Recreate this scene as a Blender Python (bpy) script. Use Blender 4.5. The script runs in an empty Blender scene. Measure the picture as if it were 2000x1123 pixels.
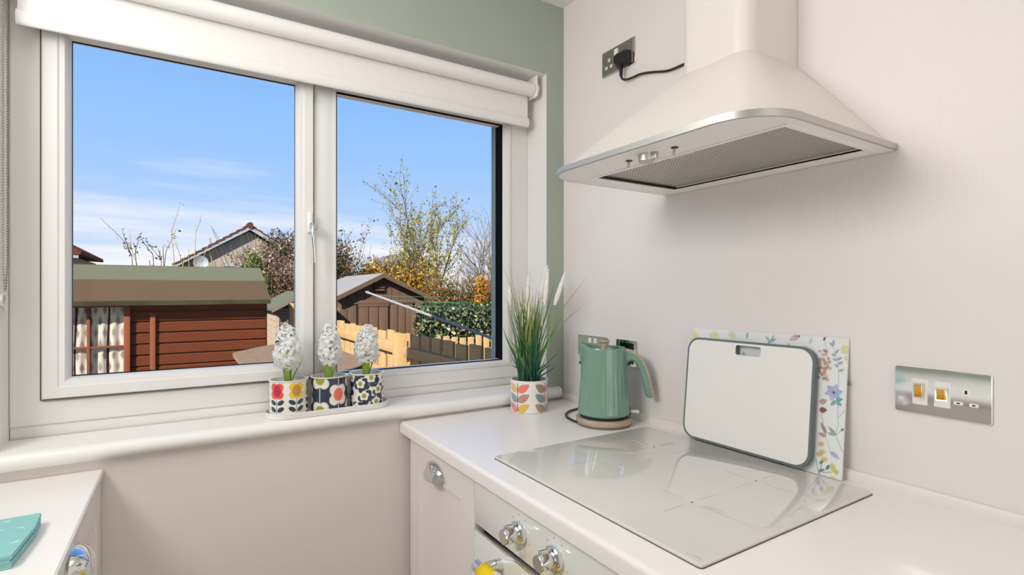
import bpy, bmesh, math, random
import numpy as np
from mathutils import Matrix, Vector, Euler

PI = math.pi
C = bpy.context.scene.collection
scene = bpy.context.scene


def srgb(r, g, b):
    def f(c):
        c /= 255.0
        return c / 12.92 if c <= 0.04045 else ((c + 0.055) / 1.055) ** 2.4
    return (f(r), f(g), f(b))


# ------------------------------------------------------------------ camera
cam_data = bpy.data.cameras.new('camera')
cam_data.sensor_width = 36.0
cam_data.lens = 36.0 * 1018.0 / 2000.0
cam_data.shift_y = 7.9 / 2000.0
cam_data.clip_start = 0.02
cam_data.clip_end = 300
cam = bpy.data.objects.new('camera', cam_data)
C.objects.link(cam)
cam.location = (-1.1735, -1.506, 1.2993)
cam.rotation_euler = (PI / 2, 0, -0.5629)
scene.camera = cam

# ------------------------------------------------------------------ colour management
scene.view_settings.view_transform = 'Standard'
scene.view_settings.look = 'None'
scene.view_settings.exposure = 0.0
scene.view_settings.gamma = 1.0
scene.view_settings.use_curve_mapping = False
scene.cycles.max_bounces = 8
scene.cycles.diffuse_bounces = 5
scene.cycles.transparent_max_bounces = 12
scene.cycles.sample_clamp_indirect = 6.0

# ------------------------------------------------------------------ sky
world = bpy.data.worlds.new('spring_sky')
scene.world = world
world.use_nodes = True
nt = world.node_tree
nt.nodes.clear()
out = nt.nodes.new('ShaderNodeOutputWorld')
bg = nt.nodes.new('ShaderNodeBackground')
nt.links.new(bg.outputs[0], out.inputs[0])
tc = nt.nodes.new('ShaderNodeTexCoord')
sep = nt.nodes.new('ShaderNodeSeparateXYZ')
nt.links.new(tc.outputs['Generated'], sep.inputs[0])
ramp = nt.nodes.new('ShaderNodeValToRGB')
cr = ramp.color_ramp
cr.elements[0].position = 0.0
cr.elements[0].color = (*srgb(232, 240, 252), 1)
cr.elements[1].position = 1.0
cr.elements[1].color = (*srgb(58, 120, 205), 1)
for pos, col in ((0.07, (208, 226, 252)), (0.15, (178, 211, 254)), (0.25, (155, 200, 255)), (0.40, (136, 189, 254)), (0.62, (96, 158, 236))):
    e = cr.elements.new(pos)
    e.color = (*srgb(*col), 1)
nt.links.new(sep.outputs['Z'], ramp.inputs[0])


def mathn(tree, op, a, b=None, clamp=False):
    n = tree.nodes.new('ShaderNodeMath')
    n.operation = op
    n.use_clamp = clamp
    for i, v in enumerate((a, b)):
        if v is None:
            continue
        if isinstance(v, (int, float)):
            n.inputs[i].default_value = v
        else:
            tree.links.new(v, n.inputs[i])
    return n.outputs[0]


# clouds drift on a flat layer: project the view direction onto it
zc = mathn(nt, 'ADD', mathn(nt, 'MAXIMUM', sep.outputs['Z'], 0.0), 0.10)
cx_ = mathn(nt, 'DIVIDE', sep.outputs['X'], zc)
cy_ = mathn(nt, 'DIVIDE', sep.outputs['Y'], zc)
comb = nt.nodes.new('ShaderNodeCombineXYZ')
nt.links.new(cx_, comb.inputs[0])
nt.links.new(cy_, comb.inputs[1])
mapn = nt.nodes.new('ShaderNodeMapping')
mapn.inputs['Rotation'].default_value = (0, 0, 0.45)
mapn.inputs['Scale'].default_value = (0.30, 0.75, 1)
mapn.inputs['Location'].default_value = (1.3, 0.4, 0)
nt.links.new(comb.outputs[0], mapn.inputs[0])
noise = nt.nodes.new('ShaderNodeTexNoise')
noise.inputs['Scale'].default_value = 1.1
noise.inputs['Detail'].default_value = 8
noise.inputs['Roughness'].default_value = 0.55
nt.links.new(mapn.outputs[0], noise.inputs['Vector'])
low = mathn(nt, 'SUBTRACT', 1.0, mathn(nt, 'MULTIPLY', mathn(nt, 'MAXIMUM', sep.outputs['Z'], 0.0), 3.9), True)
dens = mathn(nt, 'ADD', noise.outputs[0], mathn(nt, 'MULTIPLY', low, 0.42))
cl = mathn(nt, 'MULTIPLY', mathn(nt, 'SUBTRACT', dens, 0.66), 4.2, True)
mix = nt.nodes.new('ShaderNodeMixRGB')
mix.inputs[2].default_value = (*srgb(248, 250, 254), 1)
nt.links.new(mathn(nt, 'MULTIPLY', cl, 0.9), mix.inputs[0])
nt.links.new(ramp.outputs[0], mix.inputs[1])
nt.links.new(mix.outputs[0], bg.inputs[0])
bg.inputs[1].default_value = 1.0

# ------------------------------------------------------------------ sun and added fill lights
sun_d = bpy.data.lights.new('sun', 'SUN')
sun_d.energy = 10.0
sun_d.angle = 0.009
sun_d.color = (1.0, 0.95, 0.87)
sun = bpy.data.objects.new('sun', sun_d)
C.objects.link(sun)
sun.rotation_euler = Vector((1.15, 1.0, -1.05)).to_track_quat('-Z', 'Y').to_euler()


def area(name, loc, aim, sx, sy, power, col):
    d = bpy.data.lights.new(name, 'AREA')
    d.shape = 'RECTANGLE'
    d.size = sx
    d.size_y = sy
    d.energy = power
    d.color = col
    o = bpy.data.objects.new(name, d)
    C.objects.link(o)
    o.location = loc
    o.rotation_euler = (Vector(aim) - Vector(loc)).to_track_quat('-Z', 'Y').to_euler()
    return o


WARM = (1.0, 0.975, 0.957)
area('ceiling_fill', (-1.05, -1.0, 2.315), (-1.05, -1.0, 0), 0.9, 1.2, 3.0, WARM)  # unseen fill light added overhead to lift the room
area('rear_fill', (-0.97, -3.30, 1.35), (-0.97, 0, 1.25), 1.6, 1.6, 12.0, WARM)  # added fill behind the camera; that wall has no opening
area('left_wall_fill', (-1.915, -0.70, 1.78), (0, -0.50, 1.15), 0.75, 0.75, 24.0, WARM)  # added fill at the windowless left wall, brightens right wall and worktop
pw = area('window_portal', (-0.81, 0.36, 1.48), (-0.81, -1, 1.48), 1.4, 1.0, 1.0, (1, 1, 1))
pw.data.cycles.is_portal = True


# ------------------------------------------------------------------ materials
def mat(name, rgb, rough=0.5, metal=0.0, coat=0.0, spec=0.5, bump=None, var=None, sss=0.0, emit=None, trans=0.0, coat_rough=0.03):
    m = bpy.data.materials.new(name)
    m.use_nodes = True
    t = m.node_tree
    p = t.nodes['Principled BSDF']
    p.inputs['Base Color'].default_value = (*rgb, 1)
    p.inputs['Roughness'].default_value = rough
    p.inputs['Metallic'].default_value = metal
    p.inputs['Coat Weight'].default_value = coat
    p.inputs['Coat Roughness'].default_value = coat_rough
    p.inputs['Specular IOR Level'].default_value = spec
    if sss:
        p.inputs['Subsurface Weight'].default_value = sss
        p.inputs['Subsurface Radius'].default_value = (0.01, 0.01, 0.008)
    need = bump or var
    if need:
        co = t.nodes.new('ShaderNodeTexCoord')
        mp = t.nodes.new('ShaderNodeMapping')
        t.links.new(co.outputs['Object'], mp.inputs[0])
        nz = t.nodes.new('ShaderNodeTexNoise')
        t.links.new(mp.outputs[0], nz.inputs['Vector'])
        nz.inputs['Detail'].default_value = 6
        if bump:
            mp.inputs['Scale'].default_value = bump[0]
            nz.inputs['Scale'].default_value = bump[1]
            bn = t.nodes.new('ShaderNodeBump')
            bn.inputs['Strength'].default_value = bump[2]
            bn.inputs['Distance'].default_value = bump[3]
            t.links.new(nz.outputs[0], bn.inputs['Height'])
            t.links.new(bn.outputs[0], p.inputs['Normal'])
        if var:
            if not bump:
                mp.inputs['Scale'].default_value = var[0]
                nz.inputs['Scale'].default_value = var[1]
            rp = t.nodes.new('ShaderNodeValToRGB')
            rp.color_ramp.elements[0].color = (*rgb, 1)
            rp.color_ramp.elements[1].color = (*var[2], 1)
            rp.color_ramp.elements[0].position = var[3] if len(var) > 3 else 0.35
            rp.color_ramp.elements[1].position = var[4] if len(var) > 4 else 0.68
            t.links.new(nz.outputs[0], rp.inputs[0])
            t.links.new(rp.outputs[0], p.inputs['Base Color'])
    return m


def mat_vcol(name, rough=0.5, coat=0.0, attr='col', translucent=0.0, spec=0.5, sss=0.0):
    m = bpy.data.materials.new(name)
    m.use_nodes = True
    t = m.node_tree
    p = t.nodes['Principled BSDF']
    a = t.nodes.new('ShaderNodeAttribute')
    a.attribute_name = attr
    t.links.new(a.outputs['Color'], p.inputs['Base Color'])
    p.inputs['Roughness'].default_value = rough
    p.inputs['Coat Weight'].default_value = coat
    p.inputs['Specular IOR Level'].default_value = spec
    if sss:
        p.inputs['Subsurface Weight'].default_value = sss
        p.inputs['Subsurface Radius'].default_value = (0.01, 0.01, 0.008)
    if translucent:
        tr = t.nodes.new('ShaderNodeBsdfTranslucent')
        t.links.new(a.outputs['Color'], tr.inputs[0])
        mx = t.nodes.new('ShaderNodeMixShader')
        mx.inputs[0].default_value = translucent
        t.links.new(p.outputs[0], mx.inputs[1])
        t.links.new(tr.outputs[0], mx.inputs[2])
        t.links.new(mx.outputs[0], t.nodes['Material Output'].inputs[0])
    return m


def mat_glass(name, tint=(1, 1, 1), refl=0.05):
    m = bpy.data.materials.new(name)
    m.use_nodes = True
    t = m.node_tree
    t.nodes.remove(t.nodes['Principled BSDF'])
    tr = t.nodes.new('ShaderNodeBsdfTransparent')
    tr.inputs[0].default_value = (*tint, 1)
    gl = t.nodes.new('ShaderNodeBsdfGlossy')
    gl.inputs['Roughness'].default_value = 0.02
    lw = t.nodes.new('ShaderNodeFresnel')
    lw.inputs[0].default_value = 1.2
    mx = t.nodes.new('ShaderNodeMixShader')
    t.links.new(mathn(t, 'MULTIPLY', lw.outputs[0], refl / 0.05 * 0.8), mx.inputs[0])
    t.links.new(tr.outputs[0], mx.inputs[1])
    t.links.new(gl.outputs[0], mx.inputs[2])
    t.links.new(mx.outputs[0], t.nodes['Material Output'].inputs[0])
    return m


M = {}
M['wall_white'] = mat('cream_panelling', srgb(234, 227, 224), 0.45, bump=((60, 60, 1.2), 3.0, 0.22, 0.003))
M['wall_below'] = mat('cream_board', srgb(226, 218, 213), 0.5, bump=((60, 60, 1.2), 3.0, 0.08, 0.002))
M['sage'] = mat('sage_paint', srgb(164, 174, 161), 0.6, bump=((1, 1, 1), 90, 0.06, 0.002))
M['white_paint'] = mat('white_paint', srgb(238, 236, 234), 0.55)
M['ceiling'] = mat('ceiling_paint', srgb(238, 236, 234), 0.8)
M['floor'] = mat('floor_vinyl', srgb(176, 160, 142), 0.5, var=((1, 1, 1), 5, srgb(150, 132, 114)))
M['upvc'] = mat('white_upvc', srgb(228, 226, 224), 0.3, coat=0.15)
M['black_rubber'] = mat('black_rubber', srgb(14, 15, 17), 0.8, spec=0.1)
M['gap'] = mat('shadow_gap_seal', srgb(90, 80, 74), 0.7)
M['glass'] = mat_glass('window_glass', refl=0.02)
M['chrome'] = mat('polished_chrome', (0.80, 0.81, 0.82), 0.06, 1.0)
M['satin'] = mat('satin_steel', (0.58, 0.565, 0.54), 0.42, 1.0)
M['blind'] = mat('white_blind_fabric', srgb(232, 229, 226), 0.85, bump=((1, 1, 1), 400, 0.05, 0.001))
M['plastic'] = mat('white_plastic', srgb(238, 234, 228), 0.35)
M['clear'] = mat('clear_plastic', srgb(225, 222, 216), 0.15, coat=0.4)
M['bead'] = mat('steel_beads', srgb(150, 145, 138), 0.35, 0.4)
M['worktop'] = mat('white_worktop', srgb(244, 239, 235), 0.28, coat=0.1)
M['sill'] = mat('white_sill', srgb(240, 238, 235), 0.35)
M['unit'] = mat('white_unit_door', srgb(240, 234, 230), 0.38)
M['oven_white'] = mat('white_enamel', srgb(236, 237, 236), 0.12, coat=0.5)
M['hob'] = mat('white_ceramic_glass', srgb(220, 217, 211), 0.03, spec=0.5)
M['hob'].node_tree.nodes['Principled BSDF'].inputs['IOR'].default_value = 1.85
M['hob_mark'] = mat('grey_print', srgb(186, 183, 177), 0.3, coat=1.0)
M['dark_print'] = mat('dark_print', srgb(70, 68, 66), 0.4)
M['hood'] = mat('cream_enamel', srgb(228, 222, 215), 0.35, coat=0.15)
M['hood_under'] = mat('white_enamel_panel', srgb(248, 245, 242), 0.35)
M['black'] = mat('black_plastic', srgb(28, 27, 25), 0.35)
M['dark_gap'] = mat('dark_recess', srgb(16, 17, 20), 0.6)
M['socket_grey'] = mat('brushed_grey_plate', srgb(150, 144, 136), 0.38, 0.8)
M['kettle'] = mat('sage_enamel', srgb(118, 154, 136), 0.22, coat=0.6)
M['kettle_dark'] = mat('olive_rubber', srgb(112, 112, 98), 0.5)
M['wood_pale'] = mat('pale_wood', srgb(196, 176, 156), 0.5, var=((6, 6, 60), 4, srgb(168, 146, 126)))
M['lid_glass'] = mat('pale_lid', srgb(196, 216, 212), 0.15, coat=0.5)
M['board_white'] = mat('white_board', srgb(238, 235, 231), 0.4)
M['board_rim'] = mat('slate_rim', srgb(104, 114, 114), 0.5)
M['ceramic'] = mat('white_ceramic', srgb(242, 239, 235), 0.2, coat=0.5)
M['soil'] = mat('dark_soil', srgb(60, 48, 40), 0.9, bump=((1, 1, 1), 200, 0.5, 0.004))
M['paint_print'] = mat_vcol('printed_ceramic', 0.2, 0.5)
M['glass_print'] = mat_vcol('printed_glass', 0.12, 0.8)
M['foliage'] = mat_vcol('leaf_colours', 0.55, 0.0, translucent=0.3)
M['blade'] = mat_vcol('artificial_grass_blades', 0.4, 0.1, translucent=0.1)
M['petal'] = mat('white_petals', srgb(250, 250, 247), 0.6)
_t = M['petal'].node_tree
_tr = _t.nodes.new('ShaderNodeBsdfTranslucent')
_tr.inputs[0].default_value = (0.95, 0.95, 0.93, 1)
_mx = _t.nodes.new('ShaderNodeMixShader')
_mx.inputs[0].default_value = 0.4
_t.links.new(_t.nodes['Principled BSDF'].outputs[0], _mx.inputs[1])
_t.links.new(_tr.outputs[0], _mx.inputs[2])
_t.links.new(_mx.outputs[0], _t.nodes['Material Output'].inputs[0])
M['plume'] = mat('white_plume', srgb(244, 240, 234), 0.8)
M['stem_green'] = mat('pale_green_stem', srgb(150, 180, 90), 0.5)
M['napkin'] = mat('teal_paper', srgb(140, 196, 192), 0.7, var=((1, 1, 1), 70, srgb(205, 228, 225), 0.62, 0.70))
M['towel'] = mat('yellow_cloth', srgb(240, 205, 20), 0.9, bump=((1, 1, 1), 500, 0.2, 0.001))
M['towel_white'] = mat('white_cloth', srgb(238, 236, 230), 0.9)
M['switch_amber'] = mat('smoked_amber_chrome', (0.80, 0.42, 0.08), 0.08, 1.0)
# outdoors
M['shed_brown'] = mat('brown_stained_timber', srgb(124, 62, 32), 0.8, spec=0.15, bump=((1.5, 20, 20), 6, 0.25, 0.004), var=((1, 1, 1), 1, srgb(100, 50, 27)))
M['shed_brown_dark'] = mat('dark_brown_timber', srgb(70, 34, 20), 0.8, spec=0.15)
M['shed_trim'] = mat('red_brown_trim', srgb(146, 84, 56), 0.8, spec=0.15, bump=((20, 20, 1.5), 6, 0.2, 0.003))
M['felt_green'] = mat('green_roof_felt', srgb(114, 114, 92), 0.95, spec=0.1, bump=((1, 1, 1), 120, 0.4, 0.004), var=((1, 1, 1), 1, srgb(100, 101, 82)))
M['felt_brown'] = mat('brown_roof_felt', srgb(112, 92, 68), 0.95, spec=0.1, bump=((1, 1, 1), 120, 0.4, 0.004), var=((1, 1, 1), 1, srgb(98, 80, 60)))
M['felt_grey'] = mat('grey_roof_felt', srgb(104, 104, 88), 0.9, spec=0.15, bump=((1, 1, 1), 100, 0.3, 0.004))
M['felt_pale'] = mat('pale_roof_felt', srgb(150, 146, 142), 0.9, spec=0.2, bump=((1, 1, 1), 100, 0.3, 0.004))
M['curtain'] = mat_vcol('printed_curtain', 0.9)
M['weathered'] = mat('weathered_timber', srgb(206, 186, 158), 0.8, bump=((2, 2, 30), 8, 0.4, 0.005), var=((1, 1, 1), 1, srgb(158, 140, 122)))
M['weathered_shaded'] = mat('shaded_weathered_timber', srgb(120, 104, 90), 0.8, bump=((2, 20, 30), 8, 0.4, 0.005), var=((1, 1, 1), 1, srgb(150, 128, 108)))  # same timber as above, with the gable front's shade put into the colour
M['shed_dark'] = mat('grey_brown_timber', srgb(112, 88, 70), 0.8, spec=0.15, bump=((30, 30, 2), 6, 0.3, 0.003), var=((1, 1, 1), 1, srgb(98, 76, 60)))
M['shed_dark_trim'] = mat('dark_trim_timber', srgb(66, 50, 42), 0.8, spec=0.15)
M['fence'] = mat('raw_fence_timber', srgb(208, 172, 122), 0.85, spec=0.15, bump=((20, 2, 20), 5, 0.3, 0.004), var=((1, 1, 1), 1, srgb(190, 152, 104)))
M['table'] = mat('greyed_table_timber', srgb(168, 140, 112), 0.8, spec=0.15, bump=((20, 1.5, 20), 5, 0.2, 0.003), var=((1, 1, 1), 1, srgb(150, 122, 96)))
M['galv'] = mat('galvanised_tube', (0.40, 0.39, 0.37), 0.6, 0.15)
M['green_line'] = mat('green_plastic_line', srgb(70, 140, 100), 0.5)
M['render'] = mat('grey_green_roughcast', srgb(150, 162, 154), 0.9, bump=((1, 1, 1), 60, 0.8, 0.01))
M['house_wall'] = mat('grey_harling', srgb(176, 164, 150), 0.95, bump=((1, 1, 1), 10, 0.4, 0.03))
M['roof_tile'] = mat('brown_tiles', srgb(128, 70, 46), 0.9, spec=0.1, var=((1, 1, 1), 3, srgb(96, 52, 36)))
M['fascia'] = mat('white_fascia', srgb(196, 206, 212), 0.6)
M['win_dark'] = mat('dark_pane', srgb(60, 72, 74), 0.1)
M['bark'] = mat('brown_bark', srgb(112, 88, 70), 0.9)
M['bark_grey'] = mat('grey_bark', srgb(120, 104, 94), 0.9)
M['ground'] = mat('lawn_ground', srgb(96, 100, 66), 0.95, var=((1, 1, 1), 2, srgb(120, 112, 84)))
M['patio'] = mat('patio_slab', srgb(150, 145, 138), 0.9, bump=((1, 1, 1), 30, 0.3, 0.004))

for _n, _k in (('shed_brown', 0.56), ('shed_brown_dark', 0.5), ('shed_trim', 0.62), ('felt_green', 0.74), ('felt_brown', 0.60), ('felt_grey', 0.75), ('felt_pale', 0.75), ('weathered', 0.72),
               ('weathered_shaded', 0.7), ('shed_dark', 0.75), ('shed_dark_trim', 0.7), ('fence', 0.72), ('table', 0.62), ('galv', 0.7), ('green_line', 0.7), ('house_wall', 0.62), ('roof_tile', 0.7),
               ('fascia', 0.46), ('bark', 0.7), ('bark_grey', 0.75), ('ground', 0.7), ('patio', 0.7)):
    for _nd in M[_n].node_tree.nodes:
        if _nd.type == 'BSDF_PRINCIPLED':
            _c = _nd.inputs['Base Color'].default_value
            _nd.inputs['Base Color'].default_value = (_c[0] * _k, _c[1] * _k, _c[2] * _k, 1)
        elif _nd.type == 'VALTORGB':
            for _e in _nd.color_ramp.elements:
                _e.color = (_e.color[0] * _k, _e.color[1] * _k, _e.color[2] * _k, 1)

# ------------------------------------------------------------------ mesh helpers
class MB:
    def __init__(self):
        self.v, self.f, self.mi = [], [], []

    def add(self, vs, fs, mi=0):
        o = len(self.v)
        self.v += [tuple(p) for p in vs]
        self.f += [tuple(i + o for i in f) for f in fs]
        self.mi += [mi] * len(fs)
        return self

    def box(self, lo, hi, mi=0, bev=0.0, seg=2, mats=None):
        x0, y0, z0 = lo
        x1, y1, z1 = hi
        if bev <= 0:
            vs = [(x0, y0, z0), (x1, y0, z0), (x1, y1, z0), (x0, y1, z0), (x0, y0, z1), (x1, y0, z1), (x1, y1, z1), (x0, y1, z1)]
            fs = [(0, 3, 2, 1), (4, 5, 6, 7), (0, 1, 5, 4), (1, 2, 6, 5), (2, 3, 7, 6), (3, 0, 4, 7)]  # -z +z -y +x +y -x
            if mats:
                for f, k in zip(fs, ('-z', '+z', '-y', '+x', '+y', '-x')):
                    self.add(vs, [f], mats.get(k, mi))
            else:
                self.add(vs, fs, mi)
            return self
        bm = bmesh.new()
        bmesh.ops.create_cube(bm, size=1.0)
        for v in bm.verts:
            v.co = Vector(((x0 + x1) / 2 + v.co.x * (x1 - x0), (y0 + y1) / 2 + v.co.y * (y1 - y0), (z0 + z1) / 2 + v.co.z * (z1 - z0)))
        bmesh.ops.bevel(bm, geom=list(bm.edges), offset=bev, segments=seg, profile=0.5, affect='EDGES')
        self.from_bm(bm, mi)
        bm.free()
        return self

    def from_bm(self, bm, mi=0):
        bm.verts.index_update()
        self.add([v.co[:] for v in bm.verts], [[v.index for v in f.verts] for f in bm.faces], mi)

    def prism(self, poly, axis, a, b, mi=0):
        """extrude a 2-D polygon along an axis between a and b"""
        def P(p, t):
            return {'x': (t, p[0], p[1]), 'y': (p[0], t, p[1]), 'z': (p[0], p[1], t)}[axis]
        n = len(poly)
        vs = [P(p, a) for p in poly] + [P(p, b) for p in poly]
        fs = [tuple(range(n)), tuple(range(2 * n - 1, n - 1, -1))]
        fs += [(i, (i + 1) % n, n + (i + 1) % n, n + i) for i in range(n)]
        return self.add(vs, fs, mi)

    def loft(self, loops, cap0=True, cap1=True, closed=True, mi=0):
        n = len(loops[0])
        vs = [p for l in loops for p in l]
        fs = []
        for k in range(len(loops) - 1):
            for i in range(n if closed else n - 1):
                j = (i + 1) % n
                fs.append((k * n + i, k * n + j, (k + 1) * n + j, (k + 1) * n + i))
        if cap0:
            fs.append(tuple(range(n - 1, -1, -1)))
        if cap1:
            fs.append(tuple(range((len(loops) - 1) * n, len(loops) * n)))
        return self.add(vs, fs, mi)

    def lathe(self, prof, n=32, c=(0, 0, 0), mi=0, axis='z', cap0=True, cap1=True):
        loops = []
        for r, z in prof:
            l = []
            for i in range(n):
                a = 2 * PI * i / n
                u, w = r * math.cos(a), r * math.sin(a)
                if axis == 'z':
                    l.append((c[0] + u, c[1] + w, c[2] + z))
                elif axis == 'x':
                    l.append((c[0] + z, c[1] + u, c[2] + w))
                else:
                    l.append((c[0] + u, c[1] + z, c[2] + w))
            loops.append(l)
        return self.loft(loops, cap0, cap1, mi=mi)

    def tube(self, pts, r, n=8, mi=0, cap=True):
        pts = [Vector(p) for p in pts]
        rs = r if isinstance(r, (list, tuple)) else [r] * len(pts)
        loops = []
        prev = None
        for i, p in enumerate(pts):
            d = (pts[min(i + 1, len(pts) - 1)] - pts[max(i - 1, 0)])
            if d.length < 1e-9:
                d = Vector((0, 0, 1))
            d.normalize()
            if prev is None:
                ref = Vector((0, 0, 1)) if abs(d.z) < 0.9 else Vector((1, 0, 0))
                a = d.cross(ref).normalized()
            else:
                a = (prev - d * prev.dot(d))
                a = a.normalized() if a.length > 1e-6 else d.orthogonal().normalized()
            prev = a
            b = d.cross(a)
            loops.append([p + (a * math.cos(2 * PI * k / n) + b * math.sin(2 * PI * k / n)) * rs[i] for k in range(n)])
        return self.loft(loops, cap, cap, mi=mi)

    def ring(self, outer, inner, prof, mi=0):
        """mitred rectangular frame in the xz plane; prof = [(fraction outer->inner, y)]"""
        loops = []
        for fr, y in prof:
            x0 = outer[0] + (inner[0] - outer[0]) * fr
            x1 = outer[1] + (inner[1] - outer[1]) * fr
            z0 = outer[2] + (inner[2] - outer[2]) * fr
            z1 = outer[3] + (inner[3] - outer[3]) * fr
            loops.append([(x0, y, z0), (x1, y, z0), (x1, y, z1), (x0, y, z1)])
        loops.append(loops[0])
        return self.loft(loops, False, False, mi=mi)

    def sphere(self, c, r, nu=8, nv=6, mi=0, sc=(1, 1, 1)):
        vs, fs = [], []
        vs.append((c[0], c[1], c[2] - r * sc[2]))
        for j in range(1, nv):
            t = -PI / 2 + PI * j / nv
            for i in range(nu):
                a = 2 * PI * i / nu
                vs.append((c[0] + r * sc[0] * math.cos(t) * math.cos(a), c[1] + r * sc[1] * math.cos(t) * math.sin(a), c[2] + r * sc[2] * math.sin(t)))
        vs.append((c[0], c[1], c[2] + r * sc[2]))
        for i in range(nu):
            fs.append((0, 1 + (i + 1) % nu, 1 + i))
            for j in range(nv - 2):
                a, b = 1 + j * nu + i, 1 + j * nu + (i + 1) % nu
                fs.append((a, b, b + nu, a + nu))
            k = 1 + (nv - 2) * nu
            fs.append((len(vs) - 1, k + i, k + (i + 1) % nu))
        return self.add(vs, fs, mi)

    def build(self, name, mats, parent=None, angle=38, smooth=True, recalc=True, mesh_only=False):
        if not isinstance(mats, (list, tuple)):
            mats = [mats]
        me = bpy.data.meshes.new(name)
        me.from_pydata(self.v, [], self.f)
        for m in mats:
            me.materials.append(m)
        if len(mats) > 1:
            me.polygons.foreach_set('material_index', self.mi)
        if recalc:
            bm = bmesh.new()
            bm.from_mesh(me)
            bmesh.ops.recalc_face_normals(bm, faces=bm.faces)
            bm.to_mesh(me)
            bm.free()
        if smooth:
            me.polygons.foreach_set('use_smooth', [True] * len(me.polygons))
            me.set_sharp_from_angle(angle=math.radians(angle))
        me.update()
        if mesh_only:
            return me
        return link(name, me, parent)


def link(name, me, parent=None):
    o = bpy.data.objects.new(name, me)
    C.objects.link(o)
    if parent is not None:
        attach(o, parent)
    return o


def world_of(o):
    m = Matrix.Translation(o.location) @ o.rotation_euler.to_matrix().to_4x4()
    if o.parent:
        return world_of(o.parent) @ o.matrix_parent_inverse @ m
    return m


def attach(o, parent):
    """parent a part whose mesh is in world coordinates"""
    o.parent = parent
    o.matrix_parent_inverse = world_of(parent).inverted()


def local(o):
    """part whose mesh is in its parent's own coordinates"""
    o.matrix_parent_inverse = Matrix.Identity(4)
    return o


def tag(o, label, cat, group=None):
    o['label'] = label
    o['category'] = cat
    if group:
        o['group'] = group
    return o


def thing(name, label, cat, loc=(0, 0, 0), rz=0.0, group=None):
    o = bpy.data.objects.new(name, None)
    o.empty_display_size = 0.05
    C.objects.link(o)
    o.location = loc
    o.rotation_euler = (0, 0, rz)
    return tag(o, label, cat, group)


def struct(o):
    o['kind'] = 'structure'
    return o


def rrect(x0, x1, y0, y1, r, seg=6, corners=(1, 1, 1, 1)):
    """rounded rectangle, counter-clockwise; corners: (x0y0, x1y0, x1y1, x0y1)"""
    pts = []
    for k, (cx, cy, a0) in enumerate(((x0, y0, PI), (x1, y0, 1.5 * PI), (x1, y1, 0), (x0, y1, PI / 2))):
        rr = r if corners[k] else 1e-4
        ccx = cx + rr * (1 if cx == x0 else -1)
        ccy = cy + rr * (1 if cy == y0 else -1)
        for i in range(seg + 1):
            a = a0 + (PI / 2) * i / seg
            pts.append((ccx + rr * math.cos(a), ccy + rr * math.sin(a)))
    return pts


def plate_bm(outer, holes, depth):
    """flat plate in xy with through holes, thickness along +z"""
    bm = bmesh.new()
    edges = []
    for loop in [outer] + holes:
        vs = [bm.verts.new((p[0], p[1], 0)) for p in loop]
        for i in range(len(vs)):
            edges.append(bm.edges.new((vs[i], vs[(i + 1) % len(vs)])))
    bmesh.ops.triangle_fill(bm, edges=edges, use_beauty=True)
    faces = list(bm.faces)
    r = bmesh.ops.extrude_face_region(bm, geom=faces)
    for v in [g for g in r['geom'] if isinstance(g, bmesh.types.BMVert)]:
        v.co.z += depth
    bmesh.ops.recalc_face_normals(bm, faces=bm.faces)
    return bm


def set_cols(me, cols):
    a = me.color_attributes.new('col', 'FLOAT_COLOR', 'POINT')
    buf = np.ones((len(me.vertices), 4), dtype=np.float32)
    buf[:, :3] = cols
    a.data.foreach_set('color', buf.ravel())


def lin(c):
    return np.array(srgb(*c), dtype=np.float32)


class Canvas:
    """flat print: paints ellipses and lines on sample points (u, v)"""
    def __init__(self, u, v, base, wrap=None):
        self.u, self.v = u, v
        self.wrap = wrap
        self.c = np.tile(lin(base), (len(u), 1))

    def du(self, cu):
        d = self.u - cu
        if self.wrap:
            d = (d + self.wrap / 2) % self.wrap - self.wrap / 2
        return d

    def ell(self, cu, cv, a, b, col, rot=0.0, alpha=1.0, soft=0.08):
        du, dv = self.du(cu), self.v - cv
        c, s = math.cos(rot), math.sin(rot)
        q = np.sqrt(((du * c + dv * s) / a) ** 2 + ((-du * s + dv * c) / b) ** 2)
        k = np.clip((1 + soft - q) / (2 * soft), 0, 1)[:, None] * alpha
        self.c = self.c * (1 - k) + lin(col) * k

    def leaf(self, cu, cv, tu, tv, w, col, alpha=1.0, soft=0.1):
        """pointed leaf from base (cu, cv) to tip (tu, tv), half width w"""
        L = math.hypot(tu - cu, tv - cv)
        rot = math.atan2(tv - cv, tu - cu)
        du, dv = self.du(cu), self.v - cv
        c, s = math.cos(rot), math.sin(rot)
        x = (du * c + dv * s) / L
        y = (-du * s + dv * c) / w
        xe = np.clip(x, 0, 1)
        prof = np.sin(PI * xe ** 0.75) ** 0.8 + 1e-3
        q = np.abs(y) / prof
        k = np.where((x > 0) & (x < 1), np.clip((1 + soft - q) / (2 * soft), 0, 1), 0)[:, None] * alpha
        self.c = self.c * (1 - k) + lin(col) * k

    def line(self, u0, v0, u1, v1, w, col, alpha=1.0):
        L = math.hypot(u1 - u0, v1 - v0)
        rot = math.atan2(v1 - v0, u1 - u0)
        du, dv = self.du(u0), self.v - v0
        c, s = math.cos(rot), math.sin(rot)
        x, y = du * c + dv * s, -du * s + dv * c
        k = np.where((x >= 0) & (x <= L), np.clip((w * 1.3 - np.abs(y)) / (w * 0.6), 0, 1), 0)[:, None] * alpha
        self.c = self.c * (1 - k) + lin(col) * k


# ================================================================== THE ROOM
RX0, RY0, H = -1.93, -3.40, 2.33
OX0, OX1, OZ0, OZ1 = -1.512, -0.078, 0.918, 2.074

w = MB()
m_s, m_w, m_b, m_r = 0, 1, 2, 3
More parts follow.
